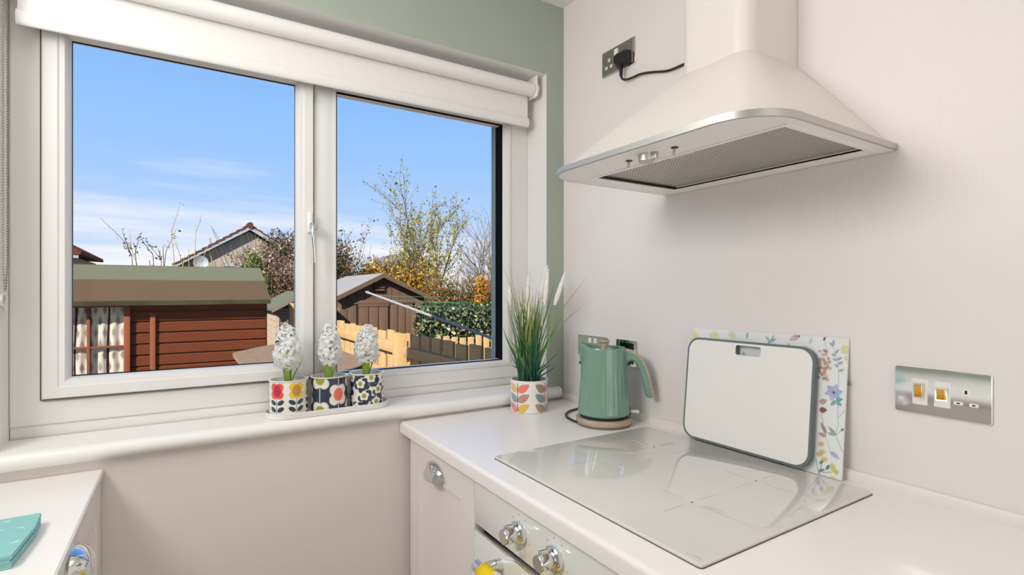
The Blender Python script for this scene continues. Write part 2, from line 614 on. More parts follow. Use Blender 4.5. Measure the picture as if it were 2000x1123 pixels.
# inner leaf: sage in front, white reveals, cream board below the sill, roughcast outside
w.box((RX0 - 0.3, 0, OZ0), (OX0, 0.15, H), m_s, mats={'+x': m_w, '+y': m_r})
w.box((OX1, 0, OZ0), (0.3, 0.15, H), m_s, mats={'-x': m_w, '+y': m_r})
w.box((OX0, 0, OZ1), (OX1, 0.15, H), m_s, mats={'-z': m_w, '+y': m_r})
w.box((RX0 - 0.3, 0, -0.1), (0.3, 0.15, OZ0), m_b)
# outer leaf
w.box((-2.23, 0.15, -0.5), (-1.47, 0.32, 5.2), m_r)
w.box((-0.12, 0.15, -0.5), (3.2, 0.32, 5.2), m_r)
w.box((-1.47, 0.15, 2.04), (-0.12, 0.32, 5.2), m_r)
w.box((-1.47, 0.15, -0.5), (-0.12, 0.32, 0.95), m_r)
struct(w.build('wall_back', [M['sage'], M['white_paint'], M['wall_below'], M['render']], smooth=False))
struct(MB().box((0, RY0, -0.1), (0.3, 0, H)).build('wall_right', M['wall_white'], smooth=False))
struct(MB().box((RX0 - 0.3, RY0, -0.1), (RX0, 0, H)).build('wall_left', M['sage'], smooth=False))
struct(MB().box((RX0 - 0.3, RY0 - 0.3, -0.1), (0.3, RY0, H)).build('wall_front', M['white_paint'], smooth=False))
struct(MB().box((RX0 - 0.3, RY0 - 0.3, H), (0.3, 0.15, 3.0)).build('ceiling', M['ceiling'], smooth=False))
struct(MB().box((RX0 - 0.3, RY0 - 0.3, -0.15), (0.3, 0.15, 0.0)).build('floor', M['floor'], smooth=False))
# joints between wall panels on the right wall, and the slim upstand on the worktop
u = MB()
u.prism([(-0.013, 0.910), (0, 0.910), (0, 0.932), (-0.009, 0.932), (-0.013, 0.926)], 'y', RY0, -0.002)
struct(u.build('trim_1', M['wall_white']))
# sill board with a bullnose, running past the reveal to the corner
s = MB()
nose = [(-0.006 - 0.0195 * math.cos(t), 0.9375 + 0.0195 * math.sin(t)) for t in np.linspace(-PI / 2, PI / 2, 10)]
s.prism([(0.12, 0.957)] + [(0.12, 0.918)] + nose, 'x', OX0, OX1)
s.prism([(-0.0005, 0.957), (-0.0005, 0.918)] + nose, 'x', OX1, -0.026)
s.prism([(-0.0005, 0.957), (-0.0005, 0.918)] + nose, 'x', RX0, OX0)
struct(s.build('trim_2', M['sill'], angle=50))

# ------------------------------------------------------------------ window
win = MB()
win.ring((-1.511, -0.0785, 0.985, 2.0735), (-1.447, -0.160, 1.047, 1.99),
         [(0, 0.19), (0, 0.122), (0.05, 0.120), (0.86, 0.120), (1.0, 0.128), (1.0, 0.19)])
win.box((-1.511, 0.124, 0.950), (-0.0785, 0.19, 0.985), bev=0.002)
window = struct(win.build('window_1', M['upvc'], angle=25))
o = MB().box((-0.846, 0.119, 1.04), (-0.779, 0.19, 2.0), bev=0.004).build('mullion', M['upvc'], window)
sa = MB()
sa.ring((-1.4535, -0.8475, 1.0465, 1.985), (-1.4015, -0.8945, 1.0935, 1.908),
        [(0, 0.188), (0, 0.110), (0.06, 0.106), (0.55, 0.106), (0.62, 0.109), (0.80, 0.111), (0.90, 0.118), (1.0, 0.135), (1.0, 0.150)])
sash = sa.build('sash', M['upvc'], window, angle=25)
MB().ring((-1.4575, -0.8435, 1.043, 1.989), (-1.4500, -0.8510, 1.050, 1.98), [(0, 0.14), (0, 0.1185), (1, 0.1185), (1, 0.14)]).build('gasket', M['gap'], window)
MB().ring((-1.4022, -0.8938, 1.0928, 1.909), (-1.4008, -0.8950, 1.0955, 1.907), [(0, 0.142), (0, 0.135), (1, 0.135), (1, 0.142)]).build('gasket', M['black_rubber'], window)
MB().ring((-0.790, -0.153, 1.030, 1.995), (-0.7745, -0.1775, 1.0475, 1.915), [(0, 0.185), (0, 0.117), (0.5, 0.116), (1.0, 0.138), (1.0, 0.185)]).build('glazing_bead', M['upvc'], window, angle=25)
MB().ring((-0.7755, -0.1765, 1.0465, 1.916), (-0.7725, -0.1795, 1.0495, 1.913), [(0, 0.152), (0, 0.139), (1, 0.139), (1, 0.152)]).build('gasket', M['black_rubber'], window)
MB().box((-0.1795, 0.150, 1.0495), (-0.1765, 0.186, 1.913)).build('spacer_bar', M['black_rubber'], window, smooth=False)
MB().box((-1.405, 0.143, 1.09), (-0.891, 0.147, 1.911)).build('pane', M['glass'], window, smooth=False)
MB().box((-0.778, 0.160, 1.044), (-0.174, 0.164, 1.918)).build('pane', M['glass'], window, smooth=False)
# espagnolette handle on the sash stile
hd = MB()
hd.box((-0.868, 0.092, 1.470), (-0.852, 0.106, 1.531), bev=0.005, seg=3)
hdl = hd.build('window_handle', M['plastic'], sash)
lv = MB()
lv.tube([(-0.859, 0.096, 1.492), (-0.8585, 0.078, 1.492), (-0.8580, 0.072, 1.486), (-0.8565, 0.070, 1.46), (-0.854, 0.069, 1.42), (-0.8515, 0.070, 1.382)],
        [0.007, 0.0065, 0.006, 0.0055, 0.005, 0.0042], 10)
lv.build('handle_lever', M['chrome'], sash)
MB().lathe([(0.0095, 0.0), (0.0095, -0.012), (0.007, -0.014), (0.003, -0.0142)], 18, (-0.8485, 0.102, 1.487), axis='y').build('key_barrel', M['satin'], sash)

# ------------------------------------------------------------------ roller blind
bl = thing('roller_blind', 'white roller blind pulled down a little over the top of the window', 'blind', (-0.8, 0.045, 2.02))
MB().lathe([(0.0, -1.488), (0.0235, -1.488), (0.0235, -0.112), (0.0, -0.112)], 32, (0, 0.043, 2.024), axis='x').build('fabric_roll', M['blind'], bl, angle=60)
MB().box((-1.486, 0.0640, 1.92), (-0.116, 0.0655, 2.03)).build('fabric', M['blind'], bl, smooth=False)
MB().lathe([(0.0, -1.488), (0.0085, -1.488), (0.0085, -0.114), (0.0, -0.114)], 16, (0, 0, 0), axis='x').build('bottom_bar', M['blind'], bl, angle=60).location
bar = [o for o in bl.children if o.name.startswith('bottom_bar')][0]
for v in bar.data.vertices:
    v.co.y = 0.064 + v.co.y * 0.9
    v.co.z = 1.912 + v.co.z * 2.1
for x0 in (-0.108, -1.500):
    bk = MB()
    bk.box((x0, 0.016, 1.996), (x0 + 0.004, 0.072, 2.072), bev=0.0015)
    bk.lathe([(0.0, -0.006), (0.026, -0.006), (0.027, -0.003), (0.027, 0.006), (0.0, 0.006)], 28, (x0 + 0.004, 0.043, 2.024), axis='x')
    bk.build('bracket', M['plastic'], bl, angle=40)
    MB().lathe([(0.0255, 0.0), (0.0275, 0.0), (0.0275, 0.004), (0.0255, 0.004)], 28, (x0 + 0.008, 0.043, 2.024), axis='x', cap0=False, cap1=False).build('bracket_rim', M['satin'], bl)
ch = MB()
for yy in (0.020, 0.055):
    z = 2.02
    while z > 1.30:
        conv = 1.0 if z > 1.36 else max(0.0, (z - 1.285) / 0.075)
        y = 0.037 + (yy - 0.037) * conv
        ch.sphere((-1.500, y, z), 0.0021, 6, 4)
        z -= 0.0060
    ch.tube([(-1.500, 0.037 + (yy - 0.037) * (1.0 if zz > 1.36 else max(0.0, (zz - 1.285) / 0.075)), zz) for zz in (2.02, 1.36, 1.30)], 0.0006, 5)
c_o = ch.build('bead_chain', M['bead'], bl)
c_o['kind'] = 'stuff'
cl_ = MB()
cl_.tube([(-1.503 + 0.0 * a, 0.037 + 0.018 * math.cos(a), 1.282 + 0.014 * math.sin(a)) for a in np.linspace(0, 2 * PI, 20)], 0.0032, 8)
cl_.tube([(-1.503, 0.042, 1.270), (-1.503, 0.052, 1.258), (-1.503, 0.060, 1.252), (-1.503, 0.066, 1.256)], [0.003, 0.0035, 0.003, 0.002], 8)
cl_.box((-1.511, 0.028, 1.266), (-1.506, 0.046, 1.298), bev=0.001)
cl_.build('chain_clip', M['clear'], bl)

# ================================================================== WORKTOPS AND UNITS
wt = MB()
rr = 0.010
prof = [(-0.001, 0.874), (-0.001, 0.910), (-0.623 + rr, 0.910)]
prof += [(-0.623 + rr - rr * math.sin(t), 0.910 - rr + rr * math.cos(t)) for t in np.linspace(0, PI / 2, 6)][1:]
prof += [(-0.623, 0.877), (-0.620, 0.874)]
wt.prism([(p[0], p[1]) for p in prof], 'y', -3.3, -0.002)
tag(wt.build('worktop', M['worktop'], angle=30), 'long white worktop carrying the hob, the kettle and the chopping boards', 'worktop')

# cabinet under the worktop beside the window wall
cab = thing('base_cabinet', 'white base cabinet with one panelled door and cup handle beside the oven', 'cabinet', (-0.3, -0.22, 0))
MB().box((-0.578, -0.432, 0.10), (-0.02, -0.012, 0.872)).build('cabinet_body', M['unit'], cab, smooth=False)
MB().box((-0.54, -0.432, 0.0), (-0.52, -0.012, 0.10)).build('plinth', M['unit'], cab, smooth=False)


def shaker(y0, y1, z0, z1, xf, sgn, border, name, parent, mt, depth=0.02):
    """panelled door; front plane xf, facing sgn (-1 or +1) along x"""
    def L(i, x):
        return [(x, y0 + i, z0 + i), (x, y1 - i, z0 + i), (x, y1 - i, z1 - i), (x, y0 + i, z1 - i)]
    b = MB()
    s_ = sgn
    b.loft([L(0, xf - s_ * depth), L(0, xf - s_ * 0.002), L(0.002, xf), L(border, xf), L(border + 0.004, xf - s_ * 0.005), L(border + 0.012, xf - s_ * 0.006), L(border + 0.014, xf - s_ * 0.009)], True, True)
    return b.build(name, mt, parent, angle=20)


def cup_pull(yc, zc, xf, sgn, hw, hh, dep, parent):
    """half dome cup handle fixed on a vertical face"""
    b = MB()
    nu, nv = 18, 9
    for off, flip in ((0.0, 1), (-0.0022, -1)):
        loops = []
        for j in range(nv + 1):
            t = (PI / 2) * j / nv * 1.05
            l = []
            for i in range(nu + 1):
                uu = -1 + 2 * i / nu
                sx = max(0.0, 1 - abs(uu) ** 2.6) ** 0.5
                l.append((xf + sgn * (0.001 + max(0.0, (dep + off) * sx * math.sin(t))), yc + (hw + off) * uu * (1.0 - 0.10 * math.sin(t)), zc - hh * 0.45 + (hh + off) * sx * math.cos(t)))
            loops.append(l)
        b.loft(loops, False, False, closed=False)
    # flange round the foot of the dome
    fl = []
    for e in (1.0, 1.12):
        for x in ((0.0005, 0.004) if e == 1.0 else (0.004, 0.0005)):
            fl.append([(xf + sgn * x, yc + hw * e * math.cos(a), zc - hh * 0.45 + hh * e * max(0.0, math.sin(a)) ** 0.8) for a in np.linspace(0, PI, 22)])
    fl.append(fl[0])
    b.loft(fl, False, False, closed=False)
    return b.build('cup_handle', M['chrome'], parent, angle=40)


door = shaker(-0.4315, -0.028, 0.12, 0.864, -0.600, -1, 0.072, 'door', cab, M['unit'])
cup_pull(-0.2165, 0.818, -0.600, -1, 0.054, 0.038, 0.027, door)

# built in oven
ov = thing('oven', 'white built-in oven with chrome knobs under the hob', 'oven', (-0.3, -0.735, 0))
MB().box((-0.578, -1.034, 0.14), (-0.02, -0.436, 0.872)).build('oven_body', M['dark_gap'], ov, smooth=False)
MB().box((-0.602, -1.033, 0.764), (-0.576, -0.437, 0.868), bev=0.0018).build('control_panel', M['oven_white'], ov)
MB().box((-0.603, -1.033, 0.16), (-0.577, -0.437, 0.753), bev=0.002).build('oven_door', M['oven_white'], ov)
MB().box((-0.604, -1.033, 0.7495), (-0.580, -0.437, 0.7545), bev=0.001).build('door_edge', M['chrome'], ov)
for yk in (-0.632, -0.750):
    k = MB()
    k.lathe([(0.0, 0.0), (0.0225, 0.0), (0.0235, -0.004), (0.0235, -0.010), (0.0215, -0.012), (0.0150, -0.012), (0.0145, -0.016), (0.0148, -0.018), (0.0152, -0.040), (0.0140, -0.0425), (0.0, -0.0425)], 36, (-0.6015, yk, 0.817), axis='x')
    k.box((-0.640, yk - 0.003, 0.817), (-0.6015, yk + 0.003, 0.8385), bev=0.001)
    k.build('knob', M['chrome'], ov, angle=35)
    for a in range(0, 360, 40):
        if a == 80 or a == 280:
            continue
        yy, zz = yk + 0.034 * math.sin(math.radians(a + 10)), 0.817 + 0.034 * math.cos(math.radians(a + 10))
        MB().box((-0.6024, yy - 0.0022, zz - 0.0014), (-0.6018, yy + 0.0022, zz + 0.0014)).build('marking', M['hob_mark'], ov, smooth=False)
hb = MB()
hb.tube([(-0.650, -0.536, 0.7215), (-0.650, -0.98, 0.7215)], 0.0125, 20)
hb.tube([(-0.602, -0.556, 0.7195), (-0.652, -0.556, 0.7215)], [0.0135, 0.0115], 18)
hb.tube([(-0.602, -0.945, 0.7195), (-0.652, -0.945, 0.7215)], [0.0135, 0.0115], 18)
hb.build('oven_handle', M['chrome'], ov, angle=40)
# tea towel over the handle
tw = MB()
pts = [(-0.634 + 0.0 * t, t) for t in np.linspace(0.45, 0.7215, 6)]
arc = [(-0.650 + 0.0155 * math.cos(a), 0.7215 + 0.0155 * math.sin(a)) for a in np.linspace(0, PI, 9)]
front = [(-0.6655, z) for z in np.linspace(0.70, 0.42, 6)]
path = [(-0.6345, 0.45), (-0.6345, 0.6)] + arc + front
loops = []
ys = np.linspace(-0.566, -0.86, 16)
for q, (x, z) in enumerate(path):
    loops.append([(x - 0.003 * abs(math.sin(6 * (y + 0.5))), y, z) for y in ys])
tw.loft(loops, False, False, closed=False)
tt = thing('tea_towel', 'yellow and white tea towel folded over the chrome oven handle', 'towel', (-0.65, -0.7, 0.72))
o = tw.build('towel_cloth', M['towel'], tt)
o.modifiers.new('thickness', 'SOLIDIFY').thickness = 0.003
o.modifiers['thickness'].offset = 1
tw2 = MB()
tw2.loft([[(-0.650 + 0.0187 * math.cos(a), y, 0.7215 + 0.0187 * math.sin(a)) for y in (-0.605, -0.640)] for a in np.linspace(0.2, PI, 9)] + [[(-0.6695, y, z) for y in (-0.605, -0.640)] for z in (0.70, 0.5, 0.43)], False, False, closed=False)
o = tw2.build('towel_stripe', M['towel_white'], tt)
o.modifiers.new('thickness', 'SOLIDIFY').thickness = 0.0015
# further unit, beyond the oven
cab2 = thing('base_cabinet', 'white base cabinet on the near side of the oven, under the worktop', 'cabinet', (-0.3, -1.6, 0))
MB().box((-0.578, -2.4, 0.0), (-0.02, -1.04, 0.872)).build('cabinet_body', M['unit'], cab2, smooth=False)
shaker(-1.63, -1.04, 0.12, 0.864, -0.600, -1, 0.072, 'door', cab2, M['unit'])

# left run
lw_ = MB()
lw_.prism([(-1.925, 0.875), (-1.329, 0.875), (-1.327, 0.878), (-1.327, 0.892), (-1.330, 0.895), (-1.925, 0.895)], 'y', -2.6, -0.002)
tag(lw_.build('worktop', M['worktop']), 'short white worktop under the window sill holding the teal napkins', 'worktop')
lc = thing('base_cabinet', 'white cabinet with two chrome cup handles under the napkins', 'cabinet', (-1.6, -0.6, 0))
MB().box((-1.925, -2.0, 0.0), (-1.352, -0.004, 0.873)).build('cabinet_body', M['unit'], lc, smooth=False)
d1 = shaker(-0.478, -0.006, 0.12, 0.871, -1.332, 1, 0.060, 'door', lc, M['unit'])
d2 = shaker(-0.96, -0.482, 0.12, 0.871, -1.332, 1, 0.060, 'door', lc, M['unit'])
cup_pull(-0.380, 0.852, -1.332, 1, 0.050, 0.036, 0.034, d1)
cup_pull(-0.535, 0.856, -1.332, 1, 0.050, 0.036, 0.034, d2)

# napkins
npk = thing('napkin_pack', 'pack of folded teal paper napkins with white flecks on the worktop', 'napkins', (-1.45, -0.39, 0.895))
rng = random.Random(5)
for k in range(6):
    b = MB()
    z0 = 0.8955 + k * 0.0034
    ox, oy = rng.uniform(-0.0012, 0.0012), rng.uniform(-0.0012, 0.0012)
    poly = [(-1.560 + ox, -0.302 + oy), (-1.556 + ox, -0.478 + oy), (-1.386 + ox, -0.474 + oy), (-1.379 + ox, -0.365 + oy), (-1.383 + ox, -0.304 + oy)]
    b.prism(poly, 'z', z0, z0 + 0.0031)
    b.build('napkin', M['napkin'], npk)

# ================================================================== HOB
hob = thing('induction_hob', 'white glass induction hob set on the worktop', 'hob', (-0.307, -0.742, 0.91))
b = MB()
pts = rrect(-0.560, -0.055, -1.030, -0.457, 0.006, 4)
b.loft([[(x, y, 0.9103) for x, y in rrect(-0.558, -0.057, -1.028, -0.459, 0.006, 4)], [(x, y, 0.9108) for x, y in pts], [(x, y, 0.9150) for x, y in pts], [(x, y, 0.9162) for x, y in rrect(-0.5585, -0.0565, -1.0285, -0.4585, 0.006, 4)]])
b.build('hob_glass', M['hob'], hob, angle=30)
b = MB()
b.loft([[(x, y, 0.9100) for x, y in rrect(-0.5612, -0.0538, -1.0312, -0.4558, 0.006, 4)], [(x, y, 0.9112) for x, y in rrect(-0.5612, -0.0538, -1.0312, -0.4558, 0.006, 4)]])
b.build('hob_seal', M['gap'], hob, angle=30)
for cx, cy in ((-0.185, -0.600), (-0.193, -0.878), (-0.391, -0.879), (-0.380, -0.600)):
    for d0, d1 in ((0.021, 0.075), (-0.075, -0.021)):
        MB().box((cx - 0.0008, cy + d0, 0.91625), (cx + 0.0008, cy + d1, 0.91635)).build('zone_marking', M['hob_mark'], hob, smooth=False)
        MB().box((cx + d0, cy - 0.0008, 0.91625), (cx + d1, cy + 0.0008, 0.91635)).build('zone_marking', M['hob_mark'], hob, smooth=False)
    MB().lathe([(0.0, 0.0), (0.0022, 0.0), (0.0022, 0.0001), (0.0, 0.0001)], 12, (cx, cy, 0.91626)).build('zone_dot', M['dark_print'], hob, smooth=False)
b = MB()
b.box((-0.551, -1.000, 0.91625), (-0.548, -0.997, 0.91635))
b.box((-0.5475, -1.0210, 0.91625), (-0.5455, -1.0045, 0.91635))
b.build('touch_marking', M['hob_mark'], hob, smooth=False)

# ================================================================== COOKER HOOD
hood = thing('cooker_hood', 'cream chimney cooker hood with steel edge on the wall above the hob', 'hood', (0, -0.76, 1.575))
HY0, HY1, HXF = -1.050, -0.476, -0.440


def hl(x0, y0, y1, r, z):
    return [(px, py, z) for px, py in rrect(x0, -0.001, y0, y1, r, 10, (1, 0, 0, 1))]


CY0, CY1, CXF = -0.856, -0.672, -0.186
b = MB()
b.loft([hl(HXF + 0.004, HY0 + 0.003, HY1 - 0.003, 0.092, 1.5870), hl(HXF + 0.013, HY0 + 0.009, HY1 - 0.009, 0.088, 1.5905), hl(HXF + 0.022, HY0 + 0.018, HY1 - 0.018, 0.086, 1.5965)]
       + [hl((HXF + 0.022) + (CXF - 0.004 - HXF - 0.022) * f, (HY0 + 0.018) + (CY0 - 0.004 - HY0 - 0.018) * f, (HY1 - 0.018) + (CY1 + 0.004 - HY1 + 0.018) * f, 0.086 - 0.048 * f, 1.5965 + (1.802 - 1.5965) * f) for f in (0.25, 0.5, 0.75, 1.0)]
       + [hl(CXF, CY0, CY1, 0.036, 1.804)], False, True)
b.build('canopy', M['hood'], hood, angle=30)
b = MB()
b.loft([hl(CXF + 0.001, CY0 + 0.001, CY1 - 0.001, 0.036, 1.803), hl(CXF + 0.001, CY0 + 0.001, CY1 - 0.001, 0.036, 2.329)], False, True)
b.build('chimney', M['hood'], hood, angle=30)
b = MB()
b.loft([hl(HXF + 0.004, HY0 + 0.004, HY1 - 0.004, 0.092, 1.5735), hl(HXF, HY0, HY1, 0.096, 1.5745), hl(HXF, HY0, HY1, 0.096, 1.5862), hl(HXF + 0.004, HY0 + 0.003, HY1 - 0.003, 0.092, 1.5872), hl(HXF + 0.02, HY0 + 0.02, HY1 - 0.02, 0.08, 1.5875)], False, False)
b.build('rim', M['satin'], hood, angle=30)
# underside panel with a rectangular opening
FX0, FX1, FY0, FY1 = -0.330, -0.056, -1.016, -0.553
outer = [(p[0], p[1]) for p in hl(HXF + 0.004, HY0 + 0.004, HY1 - 0.004, 0.092, 0)]
bm = plate_bm(outer, [[(FX0, FY0), (FX1, FY0), (FX1, FY1), (FX0, FY1)]], 0.003)
bmesh.ops.translate(bm, verts=bm.verts, vec=(0, 0, 1.5738))
b = MB()
b.from_bm(bm)
bm.free()
# raised lip round the filter
b.loft([[(x, y, z) for x, y in ((FX0 - i, FY0 - i), (FX1 + i, FY0 - i), (FX1 + i, FY1 + i), (FX0 - i, FY1 + i))] for i, z in ((0.010, 1.5738), (0.010, 1.5722), (0.0, 1.5722), (0.0, 1.585))], False, False)
b.build('underside_panel', M['hood_under'], hood, angle=20)
# grease filter: layered perforated metal
mf = bpy.data.materials.new('perforated_filter')
mf.use_nodes = True
t = mf.node_tree
p = t.nodes['Principled BSDF']
p.inputs['Metallic'].default_value = 0.6
p.inputs['Roughness'].default_value = 0.45
co = t.nodes.new('ShaderNodeTexCoord')
br = t.nodes.new('ShaderNodeTexBrick')
br.inputs['Color1'].default_value = (*srgb(92, 88, 84), 1)
br.inputs['Color2'].default_value = (*srgb(120, 116, 110), 1)
br.inputs['Mortar'].default_value = (*srgb(205, 201, 195), 1)
br.inputs['Scale'].default_value = 1.0
br.inputs['Brick Width'].default_value = 0.0090
br.inputs['Row Height'].default_value = 0.0048
br.inputs['Mortar Size'].default_value = 0.0013
br.inputs['Mortar Smooth'].default_value = 0.2
t.links.new(co.outputs['Object'], br.inputs['Vector'])
t.links.new(br.outputs['Color'], p.inputs['Base Color'])
bn = t.nodes.new('ShaderNodeBump')
bn.inputs['Strength'].default_value = 0.6
bn.inputs['Distance'].default_value = 0.002
bn.invert = True
t.links.new(br.outputs['Fac'], bn.inputs['Height'])
t.links.new(bn.outputs[0], p.inputs['Normal'])
b = MB().box((FX0 + 0.0035, FY0 + 0.0035, 1.580), (FX1 - 0.0035, FY1 - 0.006, 1.583))
filt = b.build('grease_filter', mf, hood, smooth=False)
b = MB()
for lo, hi in (((FX0 + 0.003, FY0 + 0.003), (FX1 - 0.003, FY0 + 0.012)), ((FX0 + 0.003, FY1 - 0.010), (FX1 - 0.003, FY1 - 0.006)), ((FX0 + 0.003, FY0 + 0.003), (FX0 + 0.010, FY1 - 0.006)), ((FX1 - 0.010, FY0 + 0.003), (FX1 - 0.003, FY1 - 0.006))):
    b.box((lo[0], lo[1], 1.5788), (hi[0], hi[1], 1.581))
b.build('filter_frame', M['satin'], filt, smooth=False)
b = MB().box((FX0 + 0.010, -0.815, 1.5787), (FX0 + 0.034, -0.752, 1.581), bev=0.001)
b.build('filter_catch', M['satin'], filt)
MB().box((FX0 + 0.016, -0.812, 1.5784), (FX0 + 0.0195, -0.784, 1.580)).build('catch_slot', M['dark_gap'], filt, smooth=False)
MB().box((FX0, FY1 - 0.006, 1.5745), (FX1, FY1 - 0.0005, 1.590)).build('filter_gap', M['dark_gap'], filt, smooth=False)
b = MB()
b.lathe([(0.0, 0.0), (0.0245, 0.0), (0.0245, -0.0012), (0.0, -0.0012)], 32, (-0.390, -0.772, 1.5738))
b.build('knob_collar', M['hood_under'], hood)
b = MB()
b.lathe([(0.0, 0.0), (0.0165, 0.0), (0.0155, -0.014), (0.0135, -0.016), (0.0, -0.016)], 28, (-0.392, -0.770, 1.5726))
b.box((-0.396, -0.798, 1.5590), (-0.388, -0.770, 1.5726), bev=0.0015)
b.build('speed_knob', M['satin'], hood)
for yy in (-0.712, -0.832):
    b = MB()
    b.lathe([(0.0, 0.0), (0.0075, 0.0), (0.0065, -0.0016), (0.0, -0.0016)], 20, (-0.382, yy, 1.5738))
    sw = b.build('switch', M['black'], hood)
    MB().tube([(-0.382, yy, 1.573), (-0.384, yy + 0.001, 1.5605)], [0.0022, 0.0030], 10).build('switch_lever', M['satin'], sw)

# ================================================================== KETTLE
kr = math.atan2(-0.73, 0.68)
kb = thing('kettle_stand', 'round wood-ringed kettle stand with a black cord under the sage kettle', 'kettle stand', (-0.1225, -0.349, 0.91), kr)
local(MB().lathe([(0.0, 0.0), (0.0780, 0.0), (0.0795, 0.002), (0.0795, 0.0075), (0.0, 0.0075)], 56).build('foot_ring', M['kettle_dark'], kb))
local(MB().lathe([(0.0, 0.0075), (0.0805, 0.0075), (0.0815, 0.009), (0.0815, 0.0205), (0.0795, 0.0225), (0.0, 0.0225)], 56).build('wooden_ring', M['wood_pale'], kb))
local(MB().lathe([(0.0, 0.0225), (0.0700, 0.0225), (0.0690, 0.0275), (0.0, 0.0275)], 40).build('contact_plate', M['dark_gap'], kb))
cd = MB()
raw = [(-0.190, -0.315), (-0.188, -0.285), (-0.178, -0.245), (-0.160, -0.215), (-0.138, -0.195), (-0.112, -0.180), (-0.080, -0.172), (-0.050, -0.168), (-0.030, -0.165)]
pts = []
for i in range(len(raw) - 1):
    for f in (0, 0.34, 0.67):
        pts.append((raw[i][0] + (raw[i + 1][0] - raw[i][0]) * f, raw[i][1] + (raw[i + 1][1] - raw[i][1]) * f, 0.9138))
pts += [(-0.026, -0.163, 0.93), (-0.022, -0.160, 0.98), (-0.022, -0.158, 1.05), (-0.020, -0.158, 1.07)]
cd.tube(pts, 0.0036, 8)
cd.build('cord', M['black'], kb)

kt = thing('kettle', 'sage green ribbed kettle with wooden-edged handle in the corner of the worktop', 'kettle', (-0.1225, -0.349, 0.9378), kr)
# body (local: handle towards +x, spout towards -x)
N = 120
prof = [(0.0, 0.0), (0.062, 0.0), (0.0705, 0.0015), (0.0750, 0.006), (0.0763, 0.011)]
prof += [(0.0763 - (0.0763 - 0.0630) * ((z - 0.011) / (0.190 - 0.011)) ** 0.95, z) for z in np.linspace(0.014, 0.190, 14)]
prof += [(0.0630, 0.1945), (0.0620, 0.1975), (0.0605, 0.1970), (0.0600, 0.190), (0.0595, 0.178)]
loops = []
for k, (r, z) in enumerate(prof):
    l = []
    for i in range(N):
        a = 2 * PI * i / N
        rib = 0.0
        if 0.012 < z < 0.150 and r > 0.06:
            fade = min(1.0, (0.150 - z) / 0.03, (z - 0.010) / 0.008)
            rib = -0.0019 * fade * (0.5 + 0.5 * math.cos(a * 30)) ** 3
        da = abs((a - PI + PI) % (2 * PI) - PI)
        spo = math.exp(-(da / 0.30) ** 2)
        zf = max(0.0, (z - 0.118) / 0.075)
        rr_ = r + rib + (spo * 0.0135 * min(1.2, zf) ** 1.6 if k > 3 else 0)
        zz = z + (0.0135 * math.exp(-(da / 0.75) ** 2) * min(1.0, zf) ** 3 if z > 0.15 else 0) + (0.0015 * math.cos(a) * 0 if z > 0.15 else 0)
        l.append((rr_ * math.cos(a), rr_ * math.sin(a), zz))
    loops.append(l)
local(MB().loft(loops, True, False).build('kettle_body', M['kettle'], kt, angle=50))
local(MB().lathe([(0.0, 0.174), (0.0600, 0.174), (0.0600, 0.181), (0.045, 0.1865), (0.020, 0.189), (0.0, 0.189)], 40).build('lid', M['lid_glass'], kt, angle=30))
local(MB().lathe([(0.0, 0.187), (0.0095, 0.187), (0.0095, 0.203), (0.0110, 0.209), (0.0165, 0.214), (0.0170, 0.2165), (0.0, 0.2165)], 28).build('lid_knob', M['wood_pale'], kt, angle=30))
# handle: outer and inner edge curves in the xz plane


def bez(p0, p1, p2, p3, n):
    return [tuple((1 - t) ** 3 * a + 3 * (1 - t) ** 2 * t * b_ + 3 * (1 - t) * t * t * c_ + t ** 3 * d_ for a, b_, c_, d_ in zip(p0, p1, p2, p3)) for t in np.linspace(0, 1, n)]


outer = bez((0.0560, 0.191), (0.105, 0.192), (0.124, 0.150), (0.1395, 0.062), 20)
inner = bez((0.0600, 0.138), (0.088, 0.192), (0.100, 0.140), (0.1180, 0.066), 20)
hw_ = 0.0125
loops = []
for (xo, zo), (xi, zi) in zip(outer, inner):
    c_ = ((xo + xi) / 2, (zo + zi) / 2)
    l = []
    for (x, z), y in (((xo, zo), -hw_ * 0.55), ((xo, zo), hw_ * 0.55), ((xo * 0.9 + xi * 0.1, zo * 0.9 + zi * 0.1), hw_), ((xo * 0.25 + xi * 0.75, zo * 0.25 + zi * 0.75), hw_), ((xi, zi), hw_ * 0.5), ((xi, zi), -hw_ * 0.5), ((xo * 0.25 + xi * 0.75, zo * 0.25 + zi * 0.75), -hw_), ((xo * 0.9 + xi * 0.1, zo * 0.9 + zi * 0.1), -hw_)):
        l.append((x, y, z))
    loops.append(l)
end = loops[-1]
cxm, czm = (outer[-1][0] + inner[-1][0]) / 2 + 0.0015, (outer[-1][1] + inner[-1][1]) / 2 - 0.004
loops.append([((x - cxm) * 0.82 + cxm, y * 0.85, (z - czm) * 0.82 + czm - 0.004) for x, y, z in end])
loops.append([((x - cxm) * 0.5 + cxm, y * 0.55, (z - czm) * 0.5 + czm - 0.0065) for x, y, z in end])
handle = local(MB().loft(loops).build('kettle_handle', M['kettle'], kt, angle=40))
loops = []
for i, (xo, zo) in enumerate(outer):
    xa, za = outer[max(i - 1, 0)]
    xb, zb = outer[min(i + 1, len(outer) - 1)]
    d = math.hypot(xb - xa, zb - za)
    nx, nz = -(zb - za) / d, (xb - xa) / d
    wd = 0.0095
    loops.append([(xo - nx * 0.003, -wd - 0.002, zo - nz * 0.003), (xo + nx * 0.0035, -wd, zo + nz * 0.0035), (xo + nx * 0.0045, 0, zo + nz * 0.0045), (xo + nx * 0.0035, wd, zo + nz * 0.0035), (xo - nx * 0.003, wd + 0.002, zo - nz * 0.003)])
local(MB().loft(loops).build('wooden_strip', M['wood_pale'], handle, angle=50))
